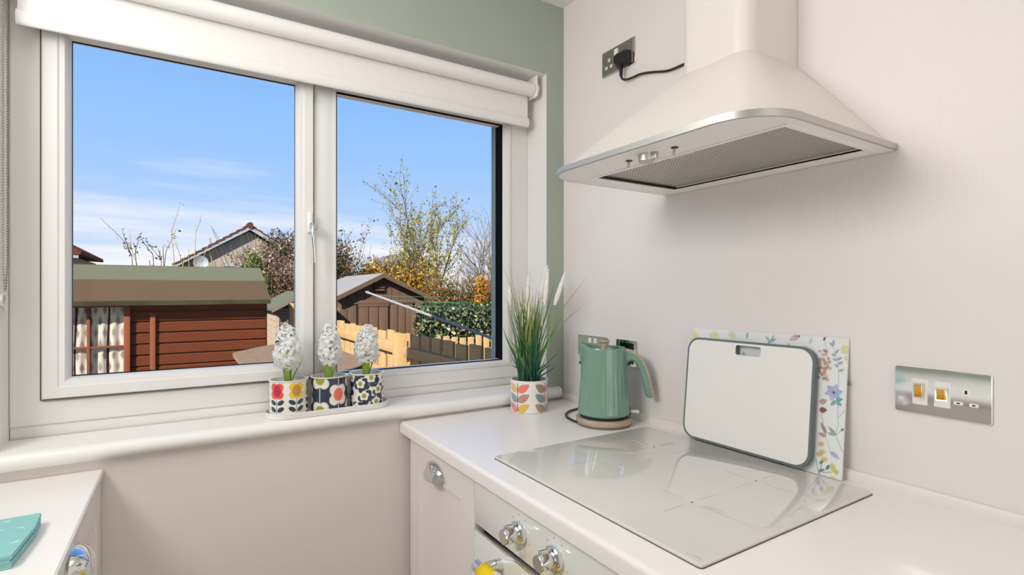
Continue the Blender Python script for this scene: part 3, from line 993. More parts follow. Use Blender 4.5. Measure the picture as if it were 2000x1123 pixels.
local(MB().tube([(0.071, 0, 0.0135), (0.085, 0, 0.0128), (0.101, 0, 0.0120)], [0.0040, 0.0046, 0.0048], 12).build('switch_lever', M['clear'], kt))
local(MB().box((0.0725, -0.009, 0.004), (0.0772, 0.009, 0.024), bev=0.0015).build('switch_slot', M['black'], kt))
local(MB().tube([(-0.0685, -0.010, 0.150), (-0.0695, 0.0, 0.152), (-0.0685, 0.010, 0.150)], 0.0035, 8).build('level_mark', M['dark_gap'], kt))

# ================================================================== SOCKETS


def wallplate(b, y0, y1, z0, z1, xb, xf, r, mi=0, seg=4):
    b.loft([[(xb, y, z) for y, z in rrect(y0, y1, z0, z1, r, seg)], [(xf + 0.001, y, z) for y, z in rrect(y0, y1, z0, z1, r, seg)], [(xf, y, z) for y, z in rrect(y0 + 0.001, y1 - 0.001, z0 + 0.001, z1 - 0.001, r, seg)]], mi=mi)


def part_plate(name, y0, y1, z0, z1, xb, xf, r, m, parent):
    b = MB()
    wallplate(b, min(y0, y1), max(y0, y1), min(z0, z1), max(z0, z1), xb, xf, r)
    return b.build(name, m, parent, angle=20)


sr = thing('wall_socket', 'polished chrome cooker switch and socket plate alone on the wall near the hob', 'socket', (0, -1.119, 1.113))
part_plate('plate', -1.191, -1.047, 1.070, 1.156, 0, -0.0055, 0.004, M['chrome'], sr)
for (y0, z0, y1, z1), (a0, b0, a1, b1) in (((-1.0755, 1.1356, -1.0996, 1.0873), (-1.0788, 1.1284, -1.0954, 1.0988)), ((-1.1094, 1.1349, -1.1337, 1.0880), (-1.1127, 1.1247, -1.1305, 1.100))):
    ins = part_plate('switch_surround', y0, y1, z0, z1, -0.004, -0.0065, 0.0012, M['plastic'], sr)
    b = MB()
    yy0, yy1, zz0, zz1 = min(a0, a1), max(a0, a1), min(b0, b1), max(b0, b1)
    b.prism([(-0.005, zz0), (-0.0085, zz0), (-0.0120, zz1), (-0.005, zz1)], 'y', yy0, yy1)
    b.build('rocker', M['chrome'], ins)
    part_plate('rocker_face', yy0 + 0.0022, yy1 - 0.0022, zz0 + 0.003, zz1 - 0.003, -0.006, -0.0122, 0.0008, M['switch_amber'], ins)
for a, b_, c_, d_ in ((-1.1503, 1.1285, -1.1615, 1.1136), (-1.1379, 1.1036, -1.1519, 1.0964), (-1.1600, 1.1036, -1.1734, 1.0960)):
    o = part_plate('pin_shutter', a, c_, b_, d_, -0.004, -0.0062, 0.0016, M['plastic'], sr)
    cy, cz, hy, hz = (a + c_) / 2, (b_ + d_) / 2, abs(a - c_) * 0.24, abs(b_ - d_) * 0.28
    part_plate('pin_slot', cy - hy, cy + hy, cz - hz, cz + hz, -0.005, -0.0063, 0.0003, M['dark_gap'], o)

st = thing('wall_socket', 'grey double socket plate with silver edge high on the wall by the hood', 'socket', (0, -0.286, 2.039))
part_plate('plate', -0.3605, -0.2120, 1.998, 2.082, 0, -0.0065, 0.004, M['chrome'], st)
part_plate('plate_face', -0.3510, -0.2140, 2.0035, 2.0795, -0.004, -0.0072, 0.002, M['socket_grey'], st)
part_plate('rocker', -0.2885, -0.2720, 2.0520, 2.0720, -0.005, -0.0105, 0.0015, M['plastic'], st)
for cy, cz, hy, hz in ((-0.2463, 2.0482, 0.0050, 0.0058), (-0.2335, 2.0262, 0.0058, 0.0050), (-0.2560, 2.0262, 0.0058, 0.0050)):
    o = part_plate('pin_shutter', cy - hy, cy + hy, cz - hz, cz + hz, -0.005, -0.0080, 0.002, M['plastic'], st)
    k = hy < hz
    part_plate('pin_slot', cy - (0.0016 if k else 0.003), cy + (0.0016 if k else 0.003), cz - (0.003 if k else 0.001), cz + (0.003 if k else 0.001), -0.006, -0.0083, 0.0003, M['dark_gap'], o)
MB().lathe([(0.0, 0), (0.0025, 0), (0.0022, -0.001), (0.0, -0.001)], 12, (-0.0072, -0.2205, 2.0395), axis='x').build('screw', M['chrome'], st)
pg = thing('mains_plug', 'black mains plug and cord in the grey socket, feeding the cooker hood', 'plug', (-0.02, -0.318, 2.02))
b = MB()
lo = rrect(-0.3435, -0.2930, 1.9975, 2.0465, 0.008, 4)
lo2 = rrect(-0.3395, -0.2970, 2.0015, 2.0425, 0.010, 4)
lo3 = rrect(-0.3330, -0.3020, 2.0060, 2.0340, 0.010, 4)
b.loft([[(-0.0085, y, z) for y, z in lo], [(-0.020, y, z) for y, z in lo], [(-0.030, y, z) for y, z in lo2], [(-0.040, y, z) for y, z in lo3]])
b.build('plug_body', M['black'], pg, angle=40)
b = MB()
for i in range(8):
    z = 2.000 - i * 0.0040
    b.lathe([(0.0, 0.0), (0.0066 - i * 0.0002, 0.0), (0.0066 - i * 0.0002, -0.0026), (0.0050, -0.0028), (0.0050, -0.004)], 14, (-0.022, -0.3165, z))
b.build('strain_relief', M['black'], pg)
pc = [(-0.022, -0.3165, 1.972), (-0.020, -0.319, 1.961), (-0.016, -0.330, 1.9545), (-0.011, -0.350, 1.9540), (-0.008, -0.385, 1.9545), (-0.006, -0.4325, 1.944), (-0.006, -0.4836, 1.929), (-0.006, -0.530, 1.926), (-0.006, -0.60, 1.928), (-0.006, -0.668, 1.930)]
sm = []
for i in range(len(pc) - 1):
    p0, p1, p2, p3 = [Vector(pc[max(0, min(len(pc) - 1, i + k))]) for k in (-1, 0, 1, 2)]
    for f in (0, 0.25, 0.5, 0.75):
        sm.append(0.5 * ((2 * p1) + (p2 - p0) * f + (2 * p0 - 5 * p1 + 4 * p2 - p3) * f * f + (3 * p1 - p0 - 3 * p2 + p3) * f ** 3))
sm.append(Vector(pc[-1]))
MB().tube(sm, 0.0034, 8).build('cord', M['black'], pg)

sk = thing('wall_socket', 'chrome double socket plate mostly hidden behind the kettle', 'socket', (0, -0.165, 1.11))
part_plate('plate', -0.243, -0.088, 1.070, 1.150, 0, -0.0065, 0.003, M['chrome'], sk)
part_plate('rocker', -0.1580, -0.1460, 1.1260, 1.1420, -0.005, -0.0100, 0.001, M['plastic'], sk)
part_plate('rocker', -0.1850, -0.1730, 1.1260, 1.1420, -0.005, -0.0100, 0.001, M['plastic'], sk)
ss = thing('wall_switch', 'small square chrome switch plate with a dark face behind the kettle handle', 'switch', (0, -0.324, 1.108))
part_plate('plate', -0.3690, -0.2790, 1.068, 1.149, 0, -0.0075, 0.003, M['chrome'], ss)
mdark = mat('dark_mirror_glass', srgb(52, 70, 74), 0.05, 0.9)
part_plate('switch_face', -0.3560, -0.2960, 1.0755, 1.1400, -0.005, -0.0085, 0.001, mdark, ss)

# ================================================================== CHOPPING BOARDS
KT = 0.1004


def lean(yy, h, x0, off, z0):
    """point on a plane leaning against the right wall: h up the slope, off towards the room"""
    c_ = 1 / math.sqrt(1 + KT * KT)
    s_ = KT * c_
    return (x0 + h * s_ - off * c_, yy, z0 + h * c_ + off * s_)


gb = thing('glass_board', 'glass worktop saver with a pastel flower print leaning on the wall', 'board', (-0.034, -0.77, 0.911))
nu, nv = 330, 240
us = np.linspace(0, 0.391, nu)
vs_ = np.linspace(0, 0.291, nv)
U, V = np.meshgrid(us, vs_)
U, V = U.ravel(), V.ravel()
cv = Canvas(U, V, (236, 238, 238))
cv.line(0.374, 0.152, 0.376, 0.205, 0.0006, (150, 165, 170), 0.8)
cv.line(0.376, 0.205, 0.372, 0.243, 0.0006, (150, 165, 180), 0.8)
cv.line(0.372, 0.243, 0.359, 0.277, 0.0006, (150, 165, 180), 0.8)
for a, b_, c_, d_ in ((0.361, 0.272, 0.353, 0.281), (0.361, 0.272, 0.362, 0.288), (0.366, 0.258, 0.374, 0.268), (0.368, 0.253, 0.358, 0.257), (0.371, 0.245, 0.381, 0.252), (0.371, 0.244, 0.361, 0.246), (0.373, 0.236, 0.383, 0.243), (0.374, 0.230, 0.365, 0.236), (0.375, 0.222, 0.386, 0.227)):
    cv.leaf(a, b_, c_, d_, 0.0028, (160, 168, 190), 0.9)
for k in range(6):
    a = k * PI / 3 + 0.25
    cv.leaf(0.367, 0.176, 0.367 + 0.019 * math.cos(a), 0.176 + 0.019 * math.sin(a), 0.0062, ((176, 180, 214), (192, 188, 210), (164, 176, 212))[k % 3], 0.9)
cv.ell(0.367, 0.176, 0.0022, 0.0022, (52, 52, 90))
rg = random.Random(3)
for k in range(34):
    cv.ell(rg.gauss(0.348, 0.006), rg.uniform(0.200, 0.262), 0.0035, 0.0035, rg.choice(((176, 128, 108), (200, 160, 140), (150, 100, 84), (190, 144, 124))), 0, 0.75, 0.3)
cv.leaf(0.372, 0.160, 0.386, 0.166, 0.004, (120, 170, 176)); cv.leaf(0.372, 0.160, 0.362, 0.148, 0.004, (140, 172, 170)); cv.leaf(0.374, 0.158, 0.384, 0.150, 0.004, (140, 176, 180))
for a, b_, c_, d_ in ((0.376, 0.150, 0.379, 0.111), (0.379, 0.111, 0.375, 0.089), (0.375, 0.089, 0.390, 0.058), (0.375, 0.089, 0.390, 0.106), (0.380, 0.128, 0.390, 0.142)):
    cv.line(a, b_, c_, d_, 0.0006, (140, 166, 166), 0.85)
cv.leaf(0.375, 0.089, 0.360, 0.104, 0.0035, (150, 176, 164)); cv.leaf(0.375, 0.089, 0.358, 0.090, 0.0035, (160, 182, 172)); cv.leaf(0.384, 0.102, 0.391, 0.104, 0.003, (110, 150, 150))
cv.leaf(0.340, 0.134, 0.356, 0.138, 0.0060, (156, 84, 74)); cv.leaf(0.340, 0.150, 0.354, 0.158, 0.006, (190, 130, 120), 0.8)
cv.leaf(0.356, 0.088, 0.344, 0.110, 0.0040, (170, 150, 140)); cv.leaf(0.356, 0.082, 0.340, 0.086, 0.0045, (180, 162, 152))
cv.line(0.344, 0.128, 0.356, 0.082, 0.0006, (160, 140, 130)); cv.line(0.356, 0.082, 0.368, 0.050, 0.0005, (190, 180, 176))
cv.leaf(0.366, 0.053, 0.385, 0.042, 0.0052, (182, 186, 214))
for a, b_ in ((0.350, 0.048), (0.355, 0.034), (0.347, 0.064), (0.345, 0.042)):
    cv.ell(a, b_, 0.007, 0.005, (206, 186, 110), 0.4, 0.85)
cv.leaf(0.376, 0.012, 0.370, 0.032, 0.006, (214, 208, 120)); cv.leaf(0.376, 0.012, 0.384, 0.018, 0.005, (206, 198, 112)); cv.ell(0.374, 0.000, 0.006, 0.004, (222, 216, 150))
for a, b_, c_, d_ in ((0.338, 0.030, 0.346, 0.0), (0.346, 0.0, 0.352, 0.030), (0.346, 0.004, 0.366, 0.020), (0.352, 0.006, 0.372, 0.012)):
    cv.line(a, b_, c_, d_, 0.0007, (110, 130, 120), 0.9)
cv.leaf(0.345, 0.006, 0.356, 0.014, 0.003, (120, 150, 130)); cv.leaf(0.360, 0.014, 0.366, 0.026, 0.003, (84, 130, 140)); cv.leaf(0.346, 0.022, 0.354, 0.032, 0.003, (120, 140, 140))
for a, b_ in ((0.068, 0.280), (0.075, 0.274), (0.063, 0.274), (0.118, 0.281), (0.124, 0.275), (0.005, 0.277), (0.012, 0.268), (0.004, 0.262)):
    cv.ell(a, b_, 0.009, 0.008, (222, 220, 150), 0.3, 0.75, 0.35)
for a, b_, c_, d_ in ((0.222, 0.270, 0.208, 0.284), (0.222, 0.270, 0.214, 0.268), (0.222, 0.270, 0.230, 0.288), (0.222, 0.270, 0.236, 0.280), (0.163, 0.290, 0.160, 0.272)):
    cv.leaf(a, b_, c_, d_, 0.0028, (130, 178, 178), 0.9)
cv.leaf(0.288, 0.289, 0.266, 0.278, 0.006, (206, 184, 196)); cv.leaf(0.288, 0.289, 0.274, 0.291, 0.005, (190, 168, 178)); cv.ell(0.288, 0.289, 0.002, 0.002, (60, 50, 60))
cv.leaf(0.341, 0.283, 0.345, 0.292, 0.0025, (80, 96, 100)); cv.line(0.342, 0.284, 0.350, 0.262, 0.0005, (150, 165, 170))
cv.leaf(0.312, 0.272, 0.316, 0.288, 0.003, (196, 206, 214)); cv.ell(0.385, 0.268, 0.009, 0.010, (216, 220, 160), 0, 0.9); cv.ell(0.388, 0.250, 0.004, 0.006, (216, 220, 170), 0, 0.9)
# the rest of the print, behind the white board
for k in range(26):
    a, b_ = rg.uniform(0.02, 0.33), rg.uniform(0.02, 0.26)
    cc = rg.choice(((182, 186, 214), (150, 176, 164), (206, 186, 110), (190, 140, 130)))
    for q in range(5):
        an = q * 2 * PI / 5 + k
        cv.leaf(a, b_, a + 0.016 * math.cos(an), b_ + 0.016 * math.sin(an), 0.005, cc, 0.8)
me = bpy.data.meshes.new('printed_glass')
fs = [(j * nu + i, j * nu + i + 1, (j + 1) * nu + i + 1, (j + 1) * nu + i) for j in range(nv - 1) for i in range(nu - 1)]
vsx = [lean(-0.573 - a, b_, -0.034, 0.0, 0.9118) for a, b_ in zip(U, V)]
me.from_pydata(vsx, [], fs)
me.materials.append(M['glass_print'])
set_cols(me, cv.c)
me.update()
link('printed_face', me, gb)
b = MB()
b.loft([[lean(-0.573 - x, y, -0.034, o_, 0.9118) for x, y in rrect(0, 0.391, 0, 0.291, 0.004, 4)] for o_ in (-0.0040, -0.0003)])
b.build('glass_sheet', mat('white_glass_edge', srgb(226, 226, 220), 0.1, coat=0.8), gb, angle=30)
b = MB()
b.lathe([(0.0, -0.001), (0.0045, -0.001), (0.005, 0.002), (0.0, 0.002)], 12, lean(-0.963, 0.199, -0.034, -0.0055, 0.9118), axis='x')
b.build('rubber_foot', mat('brown_rubber', srgb(140, 104, 84), 0.6), gb)

cb = thing('chopping_board', 'white plastic chopping board with a slate-grey rim propped at the back of the hob', 'board', (-0.045, -0.74, 0.917))
BW, BH = 0.333, 0.262


def bpt(p, off):
    return lean(-0.576 - p[0], p[1], -0.0395, off, 0.9168)


hole = rrect(0.142, 0.208, 0.2285, 0.2515, 0.005, 4)
hole.reverse()


def board_part(name, inset, o0, o1, rad, m):
    bm = plate_bm(rrect(inset, BW - inset, inset, BH - inset, rad, 8), [hole], 1.0)
    b = MB()
    vs = []
    for v in bm.verts:
        vs.append(bpt((v.co.x, v.co.y), o0 + (o1 - o0) * v.co.z))
    bm.verts.index_update()
    b.add(vs, [[v.index for v in f.verts] for f in bm.faces])
    bm.free()
    return b.build(name, m, cb, angle=30)


board_part('rim', 0.0, 0.0, 0.0125, 0.034, M['board_rim'])
board_part('board_face', 0.0055, 0.0120, 0.0135, 0.030, M['board_white'])
lp = rrect(0.128, 0.206, 0.164, 0.201, 0.008, 6)
MB().tube([bpt(p, 0.0134) for p in lp + lp[:1]], 0.0007, 6).build('embossed_outline', M['board_white'], cb)

# ================================================================== FLOWER POTS


def pot_mesh(r0, r1, rim, h, wall, paint, name, parent, nu=320, nv=104, base=(240, 236, 230)):
    """printed outside: fine grid coloured by paint(u, v) with u = arc / height, v = height fraction"""
    a = np.arange(nu) / nu * 2 * PI
    vv = np.linspace(0, 1, nv)
    A, Vv = np.meshgrid(a, vv)
    A, Vv = A.ravel(), Vv.ravel()
    R = r0 + (r1 - r0) * Vv
    edge = np.clip((0.03 - Vv) / 0.03, 0, 1)
    R = R - 0.0025 * edge ** 2
    circ = 2 * PI * (r0 + r1) / 2 / h
    can = Canvas(A / (2 * PI) * circ, Vv, base, wrap=circ)
    paint(can, circ)
    me = bpy.data.meshes.new(name)
    pts = np.stack([R * np.cos(A), R * np.sin(A), Vv * h], 1)
    fs = [(j * nu + i, j * nu + (i + 1) % nu, (j + 1) * nu + (i + 1) % nu, (j + 1) * nu + i) for j in range(nv - 1) for i in range(nu)]
    me.from_pydata(pts.tolist(), [], fs)
    me.materials.append(M['paint_print'])
    set_cols(me, can.c)
    me.polygons.foreach_set('use_smooth', [True] * len(me.polygons))
    me.update()
    o = local(link('printed_wall', me, parent))
    b = MB()
    b.lathe([(0.0, 0.0008), (r0 - 0.003, 0.0008), (r0 - 0.0025, 0.003)], 64, cap0=True, cap1=False)
    prof = [(r1 - 0.0003, h - 0.0015), (r1 + rim, h - 0.0005), (r1 + rim + 0.0006, h + 0.0008), (r1 + rim, h + 0.0022), (r1 - wall, h + 0.0018), (r1 - wall, h * 0.80), (r1 - wall - 0.001, h * 0.4)]
    b.lathe(prof, 64, cap0=False, cap1=False)
    local(b.build('rim', M['ceramic'], parent, angle=60))
    local(MB().lathe([(0.0, h * 0.70), (r1 - wall, h * 0.70), (r1 - wall, h * 0.72), (0.0, h * 0.745)], 32).build('soil', M['soil'], parent))
    return o


NAVY = (44, 56, 76)
CREAM = (240, 234, 224)


def paint_tulips(c, circ):
    n = 6
    for k in range(n):
        u0 = (k + 0.5) * circ / n
        col = (((236, 84, 58), (190, 34, 62)), ((242, 206, 36), (206, 144, 66)), ((170, 172, 74), (120, 128, 50)))[k % 3]
        c.line(u0, 0.0, u0, 0.62, 0.009, (70, 60, 64))
        for h_ in (0.01, 0.20, 0.39):
            for s_ in (-1, 1):
                c.ell(u0 + s_ * 0.115, h_ + 0.03, 0.105, 0.062, NAVY, s_ * 0.55)
        for du_, dv_ in ((-0.085, 0.11), (0.085, 0.11), (-0.085, -0.09), (0.085, -0.09)):
            c.ell(u0 + du_, 0.73 + dv_, 0.115, 0.120, col[0])
        c.ell(u0, 0.73, 0.10, 0.20, col[0])
        c.ell(u0 + 0.005, 0.74, 0.125, 0.165, col[1])


def paint_navy(c, circ):
    n = 6
    c.ell(0, 0, 99, 99, NAVY)
    for k in range(n):
        u0 = (k + 0.5) * circ / n
        c.line(u0, 0, u0, 1.0, 0.010, CREAM)
    for k in range(n):
        u0 = (k + 0.5) * circ / n
        hs = ((0.50, (240, 112, 88)),) if k % 2 == 0 else ((0.01, (158, 160, 56)), (0.98, (158, 160, 56)))
        for h_, col in hs:
            for du_, dv_ in ((-0.115, 0.15), (0.115, 0.15), (-0.125, -0.14), (0.125, -0.14)):
                c.ell(u0 + du_, h_ + dv_, 0.140, 0.150, CREAM)
            c.ell(u0, h_, 0.2, 0.2, CREAM)
            c.ell(u0, h_ + 0.01, 0.150, 0.190, col)


def paint_daisies(c, circ):
    n = 7
    st_ = circ / n
    cs = []
    for k in range(n):
        for j in range(4):
            cs.append(((k + 0.5 + 0.30 * math.sin(j * 2.1 + k * 1.3)) * st_, 0.02 + j * 0.36 + (0.17 if k % 2 else 0.0)))
    for cu, cv_ in cs:
        for q in range(5):
            a = q * 2 * PI / 5 + PI / 2 + 0.6
            c.ell(cu + 0.045 + 0.145 * math.cos(a), cv_ - 0.035 + 0.145 * math.sin(a), 0.098, 0.098, NAVY)
    for cu, cv_ in cs:
        for q in range(5):
            a = q * 2 * PI / 5 + PI / 2
            c.ell(cu + 0.088 * math.cos(a), cv_ + 0.088 * math.sin(a), 0.062, 0.062, CREAM)
        c.ell(cu, cv_, 0.085, 0.085, CREAM)
        c.ell(cu, cv_, 0.064, 0.070, (158, 160, 56))


def paint_leaves(c, circ):
    n = 4
    right = ((240, 128, 114), (190, 142, 124), (228, 190, 98))
    left = ((172, 146, 124), (140, 152, 156), (176, 152, 126))
    left2 = ((230, 196, 118), (150, 160, 172), (232, 150, 148))
    for k in range(n):
        u0 = (k + 0.5) * circ / n
        for j, h_ in enumerate((0.68, 0.37, 0.06)):
            cr_ = right[j] if k % 2 == 0 else left2[(j + 2) % 3]
            cl2 = left[j] if k % 2 == 1 else left2[j]
            c.leaf(u0 + 0.015, h_, u0 + 0.40, h_ + 0.235, 0.125, cr_, 1.0, 0.06)
            c.leaf(u0 - 0.015, h_, u0 - 0.36, h_ + 0.235, 0.125, cl2, 1.0, 0.06)
        c.line(u0, 0.055, u0, 0.94, 0.013, (64, 54, 52))


def floret_mesh():
    b = MB()
    for k in range(6):
        a = k * PI / 3 + (0.12 if k % 2 else 0)
        ca, sa_ = math.cos(a), math.sin(a)
        cu_ = 0.0016 if k % 2 else 0.0

        def P(r, wv, z):
            return (r * ca - wv * sa_, r * sa_ + wv * ca, z)
        rows = [(0.0022, 0.0018, 0.0100), (0.0070, 0.0040, 0.0140), (0.0125, 0.0042, 0.0135 + cu_), (0.0170, 0.0028, 0.0100 + cu_), (0.0195, 0.0006, 0.0060)]
        vs = []
        for r, wv, z in rows:
            vs += [P(r, -wv, z), P(r, 0, z - 0.0010), P(r, wv, z)]
        fs = []
        for j in range(4):
            for i in range(2):
                fs.append((j * 3 + i, j * 3 + i + 1, j * 3 + i + 4, j * 3 + i + 3))
        b.add(vs, fs)
    b.lathe([(0.0012, -0.004), (0.0028, 0.0), (0.0024, 0.006), (0.0034, 0.0112)], 6, cap0=True, cap1=False)
    return b.build('floret', M['petal'], mesh_only=True, recalc=False, angle=80)


FLORET = floret_mesh()


def hyacinth(loc, label, paint, seed, lean_xy, leaves, rot, r=0.0495, h=0.0965, spike=0.108, rmax=0.037):
    root = thing('potted_hyacinth', label, 'potted plant', loc, 0, 'potted hyacinths on the oval tray')
    o = pot_mesh(r, r, 0.0020, h, 0.0035, paint, 'printed_pot', root)
    o.rotation_euler = (0, 0, rot)
    rg = random.Random(seed)
    z0 = h * 0.73
    top = Vector((lean_xy[0], lean_xy[1], h + 0.025 + spike))
    bs = Vector((0, 0, z0))
    local(MB().tube([bs + (top - bs) * f for f in (0, 0.3, 0.6, 0.9)], [0.0052, 0.0048, 0.0042, 0.003], 8).build('stem', M['stem_green'], root))
    rows = 6
    for j in range(rows):
        f = j / (rows - 1)
        zc = h + 0.058 + (spike - 0.036) * f
        cpos = bs + (top - bs) * ((zc - z0) / (top.z - z0))
        nn = 6 if j < 3 else (5 if j < 5 else 3)
        for i in range(nn):
            a = 2 * PI * (i + 0.5 * (j % 2)) / nn + rg.uniform(-0.25, 0.25)
            el = -0.35 + 1.25 * f + rg.uniform(-0.2, 0.2)
            d = Vector((math.cos(a) * math.cos(el), math.sin(a) * math.cos(el), math.sin(el)))
            rad = (rmax - 0.017) * (1.0 - 0.85 * max(0, f - 0.3)) * rg.uniform(0.80, 1.22) * (0.80 + 0.2 * min(1, f * 4))
            o = link('floret', FLORET, root)
            local(o)
            o.location = cpos + d * rad
            q = d.to_track_quat('Z', 'Y') @ Euler((0, 0, rg.uniform(0, 6.28))).to_quaternion()
            o.rotation_euler = q.to_euler()
            s_ = rg.uniform(0.95, 1.35) * (1.0 - 0.25 * f)
            o.scale = (s_, s_, s_)
    for az, ln, out_, wd in leaves:
        b = MB()
        n = 8
        vs, fs = [], []
        ca, sa_ = math.cos(az), math.sin(az)
        for k in range(n + 1):
            f = k / n
            rr_ = 0.006 + out_ * f ** 1.5
            z = z0 + ln * f
            ww = wd * (0.75 + 0.5 * f) * (1.0 if f < 0.8 else max(0.12, 1 - ((f - 0.8) / 0.2) ** 2))
            for uu, dp in ((-1, -0.25), (0, 0.0), (1, -0.25)):
                x, y = (rr_ + dp * ww) * ca - uu * ww * sa_, (rr_ + dp * ww) * sa_ + uu * ww * ca
                vs.append((x, y, z))
        for k in range(n):
            for i in range(2):
                fs.append((k * 3 + i, k * 3 + i + 1, k * 3 + i + 4, k * 3 + i + 3))
        b.add(vs, fs)
        me = b.build('leaf', M['foliage'], mesh_only=True, recalc=False)
        zz = np.array([v[2] for v in vs])
        f = np.clip((zz - z0) / ln, 0, 1)[:, None]
        set_cols(me, lin((122, 172, 60)) * (1 - f) + lin((188, 208, 100)) * f)
        o = local(link('leaf', me, root))
        o.modifiers.new('thickness', 'SOLIDIFY').thickness = 0.0016
    return root


tr = MB()
ty = 0.043
TX0, TX1 = -0.988, -0.647


def stad(i, z):
    return [(x, y, z) for x, y in rrect(TX0 + i, TX1 - i, ty - 0.0565 + i, ty + 0.0565 - i, 0.0564 - i, 10)]


tr.loft([stad(0.006, 0.9572), stad(0.003, 0.9578), stad(0.0, 0.9720), stad(0.0002, 0.9732), stad(0.0025, 0.9736), stad(0.0035, 0.9720), stad(0.006, 0.9605)])
tag(tr.build('oval_tray', M['ceramic'], angle=40), 'long oval white tray under the three hyacinth pots on the sill', 'tray')

VIEW = math.atan2(-1.54, -0.25)
hyacinth((-0.9265, ty, 0.9607), 'white hyacinth in the pot printed with red and yellow flowers', paint_tulips, 11, (-0.004, 0.0),
         ((VIEW - 0.75, 0.078, 0.012, 0.0105), (VIEW + 0.05, 0.076, 0.004, 0.0070), (VIEW + 1.35, 0.078, 0.032, 0.0080)), 0.25)
hyacinth((-0.8180, ty, 0.9607), 'white hyacinth in the navy pot with a coral-centred flower', paint_navy, 23, (0.004, 0.0),
         ((VIEW - 0.35, 0.078, 0.006, 0.0115), (VIEW + 1.3, 0.072, 0.022, 0.0065), (VIEW - 2.2, 0.06, 0.012, 0.007)), 0.30, rmax=0.034)
hyacinth((-0.7095, ty, 0.9607), 'white hyacinth in the pot with small olive-centred daisies', paint_daisies, 37, (0.002, 0.0),
         ((VIEW - 0.45, 0.088, 0.012, 0.0110), (VIEW + 1.5, 0.072, 0.018, 0.0060), (VIEW - 2.4, 0.06, 0.012, 0.006)), 0.0, spike=0.100, rmax=0.036)

# ornamental grass in the leaf pot
pg4 = thing('potted_grass', 'artificial grass with white plumes in a pot printed with pastel leaves', 'potted plant', (-0.2120, -0.0875, 0.9102))
o4 = pot_mesh(0.0605, 0.0615, 0.0002, 0.1015, 0.0040, paint_leaves, 'printed_pot', pg4)
o4.rotation_euler = (0, 0, -0.45)
RT = Vector((0.8457, -0.5337, 0))     # sideways as seen from the room
FW = Vector((0.5337, 0.8457, 0))
rg = random.Random(77)


def blade(base, tipv, bend, wd, cols, k):
    n = 9
    vs, fs = [], []
    p0 = Vector(base)
    p3 = Vector(tipv)
    p1 = p0 + Vector((0, 0, (p3.z - p0.z) * 0.55)) + (p3 - p0) * 0.05
    p2 = p0 + (p3 - p0) * 0.62 + Vector((0, 0, bend))
    ln_ = (p3 - p0).length
    for i in range(n + 1):
        t_ = i / n
        p = (1 - t_) ** 3 * p0 + 3 * (1 - t_) ** 2 * t_ * p1 + 3 * (1 - t_) * t_ * t_ * p2 + t_ ** 3 * p3
        d = (3 * (1 - t_) ** 2 * (p1 - p0) + 6 * (1 - t_) * t_ * (p2 - p1) + 3 * t_ * t_ * (p3 - p2)).normalized()
        sd = d.cross(Vector((math.cos(k * 2.4), math.sin(k * 2.4), 0.15))).normalized()
        ww = wd * (1 - t_ ** 2.2) + 0.00025
        nrm = d.cross(sd) * 0.25
        vs += [p - sd * ww, p + nrm * ww, p + sd * ww]
    for i in range(n):
        for j in range(2):
            fs.append((i * 3 + j, i * 3 + j + 1, i * 3 + j + 4, i * 3 + j + 3))
    b = MB()
    b.add(vs, fs)
    me = b.build('blade', M['blade'], mesh_only=True, recalc=False)
    z = np.array([v[2] for v in vs])
    f = np.clip((z - 0.08) / 0.29, 0, 1)[:, None]
    c0, c1, c2 = cols
    col = np.where(f < 0.45, lin(c0) * (1 - f / 0.45) + lin(c1) * (f / 0.45), lin(c1) * (1 - (f - 0.45) / 0.55) + lin(c2) * ((f - 0.45) / 0.55))
    set_cols(me, col)
    local(link('blade', me, pg4))


special = [(-0.085, 0.470, 0.10), (-0.066, 0.474, 0.08), (0.183, 0.436, 0.035), (0.176, 0.342, 0.05), (0.110, 0.205, 0.0), (-0.060, 0.230, 0.0), (-0.064, 0.190, 0.0), (0.098, 0.298, 0.0), (0.060, 0.468, 0.0), (-0.035, 0.462, 0.0), (0.085, 0.420, 0.02), (-0.052, 0.400, 0.0)]
for k in range(125):
    a = rg.uniform(0, 2 * PI)
    rad = 0.034 * math.sqrt(rg.random())
    base = (rad * math.cos(a), rad * math.sin(a), 0.070)
    if k < len(special):
        sx, sz, bend = special[k]
        tip = RT * sx + FW * rg.uniform(-0.03, 0.03)
        tip.z = sz
        base = tuple(RT * (0.022 if sx > 0 else -0.022) + FW * rg.uniform(-0.015, 0.0) + Vector((0, 0, 0.07)))
    else:
        sx = rg.gauss(0, 0.040)
        sx = max(-0.075, min(0.09, sx))
        tip = RT * (sx + base[0] * 0.5) + FW * max(-0.05, min(0.06, rg.gauss(0, 0.03)))
        tip.z = rg.uniform(0.16, 0.43) - abs(sx) * 0.7
        tip.z = max(0.15, tip.z)
        bend = rg.uniform(-0.01, 0.03)
    cols = rg.choice((((24, 74, 72), (66, 116, 74), (150, 158, 92)), ((32, 92, 84), (90, 138, 74), (170, 170, 106)), ((22, 64, 68), (42, 98, 70), (96, 128, 72)), ((50, 112, 88), (124, 154, 76), (182, 176, 116))))
    blade(base, tip, bend, rg.uniform(0.0022, 0.0050), cols, k)
